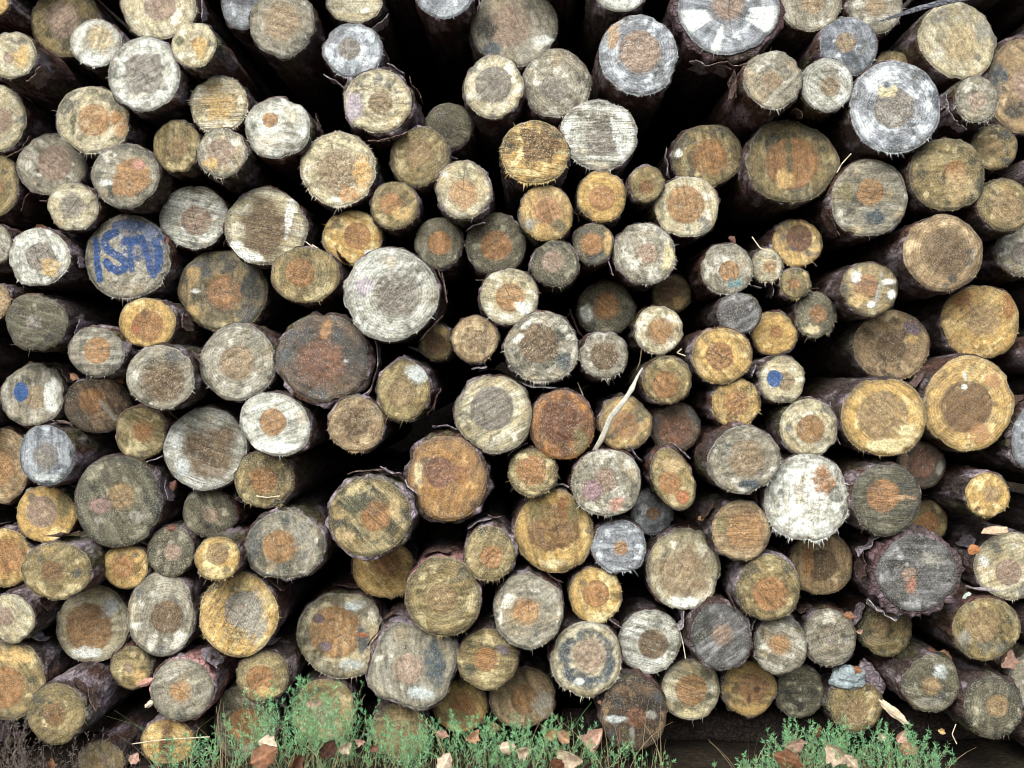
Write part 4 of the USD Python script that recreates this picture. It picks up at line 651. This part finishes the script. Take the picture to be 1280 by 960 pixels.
# ---------------------------------------------------------------- fallen leaves
LC = {'t': (172, 138, 108), 'p': (184, 150, 132), 'b': (104, 68, 48), 'o': (132, 94, 68), 'w': (192, 172, 148), 'r': (108, 76, 64), 'd': (76, 52, 42), 'y': (176, 150, 104)}
def leaf(u, v, y, size, rot, c, seed, curl):
    r_ = np.random.default_rng(seed); a, b = np.meshgrid(np.linspace(0, 1, 15), np.linspace(-1, 1, 9), indexing='ij'); a, b = a.ravel(), b.ravel()
    w = 0.36 * np.sin(np.pi * a ** 0.85) ** 0.8 * (1 + 0.14 * np.sin(a * 19 + seed)) + 0.012; X = (a - .5); Z = b * w
    Y = curl * (0.9 * (b * w * 2.2) ** 2 + 0.5 * (a - .5) ** 2) + 0.08 * np.abs(b) * np.cos(a * 30) * w + 0.16 * (fbm(np.stack([a * 3, b * 2, 0 * a + seed], -1), 3, 3) - .5)
    p = np.stack([X, -Y, Z], -1) * size * DIST / FPX; p = p @ trimesh.transformations.euler_matrix(r_.uniform(-.5, .5), -math.radians(rot), r_.uniform(-.45, .45))[:3, :3].T
    ii, jj = np.meshgrid(np.arange(14), np.arange(8), indexing='ij'); q = (ii * 9 + jj).ravel(); f = np.vstack([np.stack([q, q + 9, q + 10], 1), np.stack([q, q + 10, q + 1], 1)])
    vein = smooth01(np.abs(b), .25, .02) * .6 - .25 * smooth01(np.abs(b), .7, 1.) + .2 * smooth01(np.cos(a * 34 - np.abs(b) * 9), .75, 1.0)
    col = np.tile(lin(LC[c]), (len(p), 1)) * (0.6 + 0.8 * fbm(np.stack([a * 5, b * 3, 0 * a + seed], -1), 3, 9) + vein)[:, None]
    t_ = np.linspace(0, 1, 5); st_ = np.stack([-.48 - .26 * t_, .04 * t_ ** 2, .05 * np.sin(t_ * 2 + seed)], 1) * size * DIST / FPX; wv = np.array([0, 0, .011]) * size * DIST / FPX   # the stalk
    st_ = st_ @ trimesh.transformations.euler_matrix(0, -math.radians(rot), 0)[:3, :3].T; k = np.arange(4); n0 = len(p)
    p = np.vstack([p, st_ - wv, st_ + wv]); f = np.vstack([f, np.stack([k, k + 5, k + 6], 1) + n0, np.stack([k, k + 6, k + 1], 1) + n0]); col = np.vstack([col, np.tile(lin(LC[c]) * .6, (10, 1))])
    return p + at(u, v, y), f, col
LEAVES = [  # u, v, size, rot, colour, depth, label
    (392, 876, 36, 10, 'p', -.10, 'flat pinkish leaf on the face of the log above the left heather'), (410, 936, 34, 58, 'd', -.42, 'dark brown upright leaf in the left heather under the pinkish leaf'), (330, 945, 44, 30, 'o', -.45, 'big curled brown leaf at the left end of the heather'),
    (334, 930, 30, -10, 'w', -.42, 'pale tan leaf lying above the big brown one in the heather'), (366, 953, 34, 50, 'b', -.46, 'brown curled leaf at the bottom edge under the left heather'), (430, 932, 22, 20, 'w', -.40, 'small pale leaf in the middle of the left heather'),
    (450, 926, 18, 0, 'p', -.36, 'small pink leaf just below the tan-hearted bottom log'), (468, 934, 16, 40, 'r', -.38, 'small reddish leaf at the foot of the tan-hearted bottom log'), (553, 918, 20, -20, 'p', -.34, 'pinkish leaf below the olive-yellow bottom log'),
    (590, 918, 24, 35, 't', -.36, 'tan leaf standing in the heather below the olive-yellow log'), (622, 906, 26, -35, 'o', -.20, 'orange-brown striped leaf curled against the bottom log'), (634, 934, 26, 10, 'w', -.40, 'whitish leaf right of the heather middle'),
    (556, 953, 30, 60, 'w', -.46, 'pale folded leaf at the bottom edge of the picture in the heather'), (748, 925, 40, 65, 'p', -.34, 'big pinkish tan leaf leaning left of the sooty log'), (714, 944, 40, -15, 'w', -.42, 'large pale veined leaf lying at the bottom centre'),
    (688, 916, 22, 30, 'y', -.36, 'yellowish leaf at the right end of the left heather'), (703, 922, 26, -40, 't', -.38, 'tan leaf tucked behind the pale veined leaf'), (655, 936, 24, 10, 'w', -.42, 'pale small leaf left of the pale veined leaf'), (697, 955, 24, -30, 'b', -.45, 'brown leaf at the bottom edge below the pale veined leaf'),
    (994, 931, 36, 5, 'p', -.38, 'pale pinkish leaf on the left side of the right heather'), (986, 951, 44, -15, 'o', -.46, 'large brown and tan leaf at the bottom of the right heather'), (1046, 941, 38, -40, 'w', -.42, 'large pale tan leaf in the middle of the right heather'),
    (1064, 952, 26, -45, 'w', -.46, 'pale leaf low at the bottom beside the large pale tan leaf'), (1127, 920, 22, 60, 'p', -.34, 'pinkish leaf standing at the right side of the right heather'), (1136, 936, 30, -30, 't', -.38, 'tan leaf at the right foot of the right heather'), (1024, 915, 18, 70, 'b', -.32, 'small brown leaf at the upper left of the right heather'),
    (1102, 922, 16, 0, 'w', -.34, 'small pale leaf under the frayed bottom log at right'), (1177, 915, 16, -20, 'y', -.10, 'small yellow-tan leaf hanging over the dark soil at right'), (1257, 822, 44, 60, 'p', .02, 'big curled pink leaf between two logs at the right edge'),
    (1182, 820, 30, -30, 't', .03, 'tan leaf shred on the lavender bark at right'), (1062, 770, 24, -10, 'o', .0, 'orange leaf caught left of the olive log at lower right'), (1074, 788, 14, 10, 'p', -.01, 'small pink leaf just under the orange leaf'), (1073, 837, 22, -20, 'o', -.03, 'orange leaf on the torn grey wood lump'),
    (51, 285, 26, 10, 'o', .0, 'orange leaf on top of the whitish log at the left edge'), (218, 607, 24, 75, 'r', .03, 'hanging brown leaf in the gap right of the big dark olive log'), (215, 660, 22, 15, 'r', .0, 'reddish leaf on top of the small dark log at lower left'), (530, 781, 22, 15, 'p', -.02, 'pinkish leaf above the squarish log'),
    (770, 780, 18, 60, 'r', .0, 'red-brown leaf beside the cream log with mould ring'), (910, 755, 22, -10, 'o', .0, 'orange-tan leaf on top of the dark saw-scored log'), (940, 792, 24, 70, 'o', .0, 'orange-tan leaf right of the dark saw-scored log'), (939, 812, 26, 85, 'd', .0, 'twisted dark striped leaf hanging right of the dark saw-scored log'),
    (93, 470, 20, -30, 't', .02, 'tan leaf right of the log with blue smudge'), (152, 478, 16, -10, 'o', .0, 'orange leaf above the dark streaked log at left'), (208, 300, 14, 70, 'r', .0, 'small reddish leaf right of the blue-lettered log'), (915, 300, 20, -40, 'r', .0, 'reddish leaf over the frayed grey log right of centre'),
    (1165, 812, 16, -30, 'r', .02, 'small red-brown leaf above the dark log at lower right'), (577, 692, 12, 60, 'o', -.01, 'tiny orange leaf left of the pale-barked olive log at centre'), (62, 955, 18, 70, 'o', -.40, 'orange leaf upright in the grey heather at bottom left'), (168, 948, 20, 60, 'p', -.40, 'pale pink leaf at the bottom edge left of the heather')]
for i, (u, v, sz, rot, c, y, l) in enumerate(LEAVES):
    sz *= .74 if y < -.3 else .6
    if y < -.3: y -= .06
    p, f, col = leaf(u, v, y, sz, rot, c, 100 + i, np.random.default_rng(i).uniform(-.7, 1.3)); tag(put('/World', 'fallen_leaf', p, f, LEAF, pv={'wood': np.clip(col, .01, .85)}, smooth=True), l, 'leaf', 'fallen autumn leaves')

# ---------------------------------------------------------------- bearer logs under the pile, heather and dry sprigs in front
for i, (x0, x1, y, z, r, l) in enumerate([(0.15, 1.75, .30, .045, .050, 'dark bearer log lying crosswise on the soil under the right side'), (-1.9, -.1, .42, .03, .05, 'dark bearer log lying crosswise under the left side')]):
    xs = np.linspace(x0, x1, 14); one('bearer_log', *tube(np.stack([xs, y + 0 * xs, z + .006 * np.sin(xs * 7)], -1), [r] * 14, 16, 1.0, i), BARK, (62, 53, 48), l, 'log')
def sprig(h, seed, dry):
    r_ = np.random.default_rng(seed); vs, fs, cs = [], [], []
    green = lin((112, 106, 104)) if dry else lin((132, 190, 142)); stem = lin((120, 104, 92)) if dry else lin((160, 150, 116))
    def ribbon(p0, p1, w, c):
        dr = p1 - p0; s_ = np.cross(dr, r_.normal(size=3)); s_ *= w / max(np.linalg.norm(s_), 1e-9); m_ = p0 + .45 * dr; b = len(vs)
        vs.extend([p0, m_ + s_, m_ - s_, p1]); fs.extend([(b, b + 1, b + 2), (b + 1, b + 3, b + 2)]); cs.extend([c] * 4)
    def shoot(p, dr, ln, level):
        n = max(3, int(ln / .018)); prev = p
        for i in range(n):
            dr = dr + r_.normal(0, .10, 3) + np.array([0, 0, .05]); dr /= np.linalg.norm(dr); nxt = prev + dr * ln / n
            side = np.cross(dr, [0.3, .9, .1]); side /= np.linalg.norm(side); w = .0011 * (1 - .5 * i / n) / (level + 1) ** .5
            b = len(vs); sd2 = np.cross(dr, side); vs.extend([prev - side * w, prev + side * w, prev + sd2 * w, nxt]); fs.extend([(b, b + 1, b + 3), (b + 1, b + 2, b + 3), (b + 2, b, b + 3)]); cs.extend([stem] * 4)
            t0 = 0.25 if level == 0 else 0.0
            if i / n >= t0:
                for j in range(int(5 if not dry else 2)):
                    q_ = prev + (nxt - prev) * r_.random(); o_ = r_.normal(size=3); o_ -= dr * (o_ @ dr); o_ /= np.linalg.norm(o_)
                    ribbon(q_, q_ + (o_ * .75 + dr * .8) * r_.uniform(.005, .011), .0008, green * r_.uniform(.55, 1.35) * np.array([r_.uniform(.8, 1.25), 1, r_.uniform(.75, 1.1)]))
            if level == 0 and i / n > .2 and r_.random() < .75:
                o_ = r_.normal(size=3); o_[2] = abs(o_[2]) * .6; o_ /= np.linalg.norm(o_); shoot(nxt, o_ * .7 + dr * .75, ln * r_.uniform(.16, .34) * (1.15 - i / n), 1)
            prev = nxt
    shoot(np.zeros(3), np.array([r_.normal(0, .15), r_.normal(0, .15), 1.0]), h, 0)
    return np.array(vs), np.array(fs), np.array(cs)
def heather(name, label, spans, count, dry, heights, seed):
    """Sprigs of uneven height scattered over a patch of the verge: too many and too alike to count."""
    r_ = np.random.default_rng(seed); pi = UsdGeom.PointInstancer.Define(stage, numbered('/World', name)); base = pi.GetPath().pathString; protos = []
    for k, h in enumerate(heights):
        v, f, c = sprig(h, seed * 10 + k, dry); protos.append(Sdf.Path(put(base, 'sprig', v, f, GREEN, pv={'wood': np.clip(c, .01, .8)}).GetPath()))
    us, vs = np.array(spans, float).T; pos, idx, ori, sc = [], [], [], []
    for _ in range(count * 4):
        if len(pos) >= count: break
        u, y = r_.uniform(us[0], us[-1]), r_.uniform(-.50, -.16); top = np.interp(u, us, vs) - 8 + r_.gamma(1.0, 30)
        p = at(u, top, y); z0 = float(bank(np.array([p[0]]), np.array([y]))[0]) - .01; h = p[2] - z0
        if h < .03: continue
        k = int(np.argmin(np.abs(np.array(heights) - h) + r_.uniform(0, .05, len(heights)))); s_ = float(np.clip(h / heights[k], .5, 1.5))
        pos.append((p[0], y, z0)); idx.append(k); sc.append((s_,) * 3); a = r_.uniform(0, 360); t_ = Gf.Rotation(Gf.Vec3d(0, 0, 1), a) * Gf.Rotation(Gf.Vec3d(r_.normal(), r_.normal(), 0.001), abs(r_.normal(0, 13))); ori.append(Gf.Quath(t_.GetQuat()))
    pi.CreatePrototypesRel().SetTargets(protos); pi.CreateProtoIndicesAttr(Vt.IntArray(idx)); pi.CreatePositionsAttr(Vt.Vec3fArray([Gf.Vec3f(*map(float, p)) for p in pos])); pi.CreateOrientationsAttr(Vt.QuathArray(ori)); pi.CreateScalesAttr(Vt.Vec3fArray([Gf.Vec3f(*s_) for s_ in sc]))
    tag(pi.GetPrim(), label, 'heather', None, 'stuff')
H = (.07, .08, .12, .13, .17, .18, .22, .26, .30)
heather('green_heather', 'bright green feathery heather growing before the bottom left and middle logs', [(185, 950), (225, 925), (270, 930), (320, 885), (345, 858), (375, 880), (400, 848), (425, 868), (450, 892), (500, 905), (540, 912), (575, 895), (620, 908), (670, 905), (715, 902), (745, 925), (790, 930), (835, 950)], 320, False, H, 3)
heather('green_heather', 'bright green feathery heather growing before the bottom right logs', [(925, 958), (965, 935), (995, 905), (1030, 915), (1075, 908), (1110, 915), (1145, 912), (1165, 925), (1185, 958)], 200, False, H, 5)
heather('dry_heather', 'grey leafless dry heather twigs in the bottom left corner', [(-40, 890), (20, 900), (60, 915), (110, 915), (150, 930), (200, 940)], 110, True, H, 7)

def grass(name, label, u0, u1, v0, v1, count, c, seed):
    """Thin arching dead stems and blades among the heather, one mesh."""
    r_ = np.random.default_rng(seed); V, F, C = [], [], []
    for _ in range(count):
        u, y = r_.uniform(u0, u1), r_.uniform(-.52, -.2); p = at(u, r_.uniform(v0, v1), y); z0 = float(bank(np.array([p[0]]), np.array([y]))[0]); h = max(p[2] - z0, .05)
        dx, dy = r_.normal(0, .45) * h, r_.normal(0, .3) * h; t_ = np.linspace(0, 1, 7); droop = r_.uniform(.1, .5)
        q = np.stack([p[0] + dx * t_ ** 1.6, y + dy * t_, z0 + h * (t_ - droop * .4 * t_ ** 3)], 1); w = .0011 * (1 - .75 * t_) * r_.uniform(.6, 1.3); a = r_.uniform(0, np.pi); sd = np.array([math.cos(a), math.sin(a), 0])
        b_ = sum(map(len, V)); V.append(np.vstack([q - sd * w[:, None], q + sd * w[:, None]])); k = np.arange(6); F.append(np.vstack([np.stack([k, k + 7, k + 8], 1), np.stack([k, k + 8, k + 1], 1)]) + b_); C.append(np.tile(lin(c) * r_.uniform(.6, 1.3), (14, 1)))
    tag(put('/World', name, np.vstack(V), np.vstack(F), GREEN, pv={'wood': np.clip(np.vstack(C), .01, .8)}, smooth=True), label, 'grass', None, 'stuff')
grass('dry_grass', 'thin straw-coloured dead stems arching through the left heather', 195, 840, 862, 950, 150, (176, 158, 122), 21)
grass('dry_grass', 'thin straw-coloured dead stems in the right heather', 930, 1180, 905, 955, 60, (176, 158, 122), 22)
grass('grass_blades', 'fine green grass blades among the bottom heather', 230, 830, 870, 950, 130, (112, 150, 92), 23)
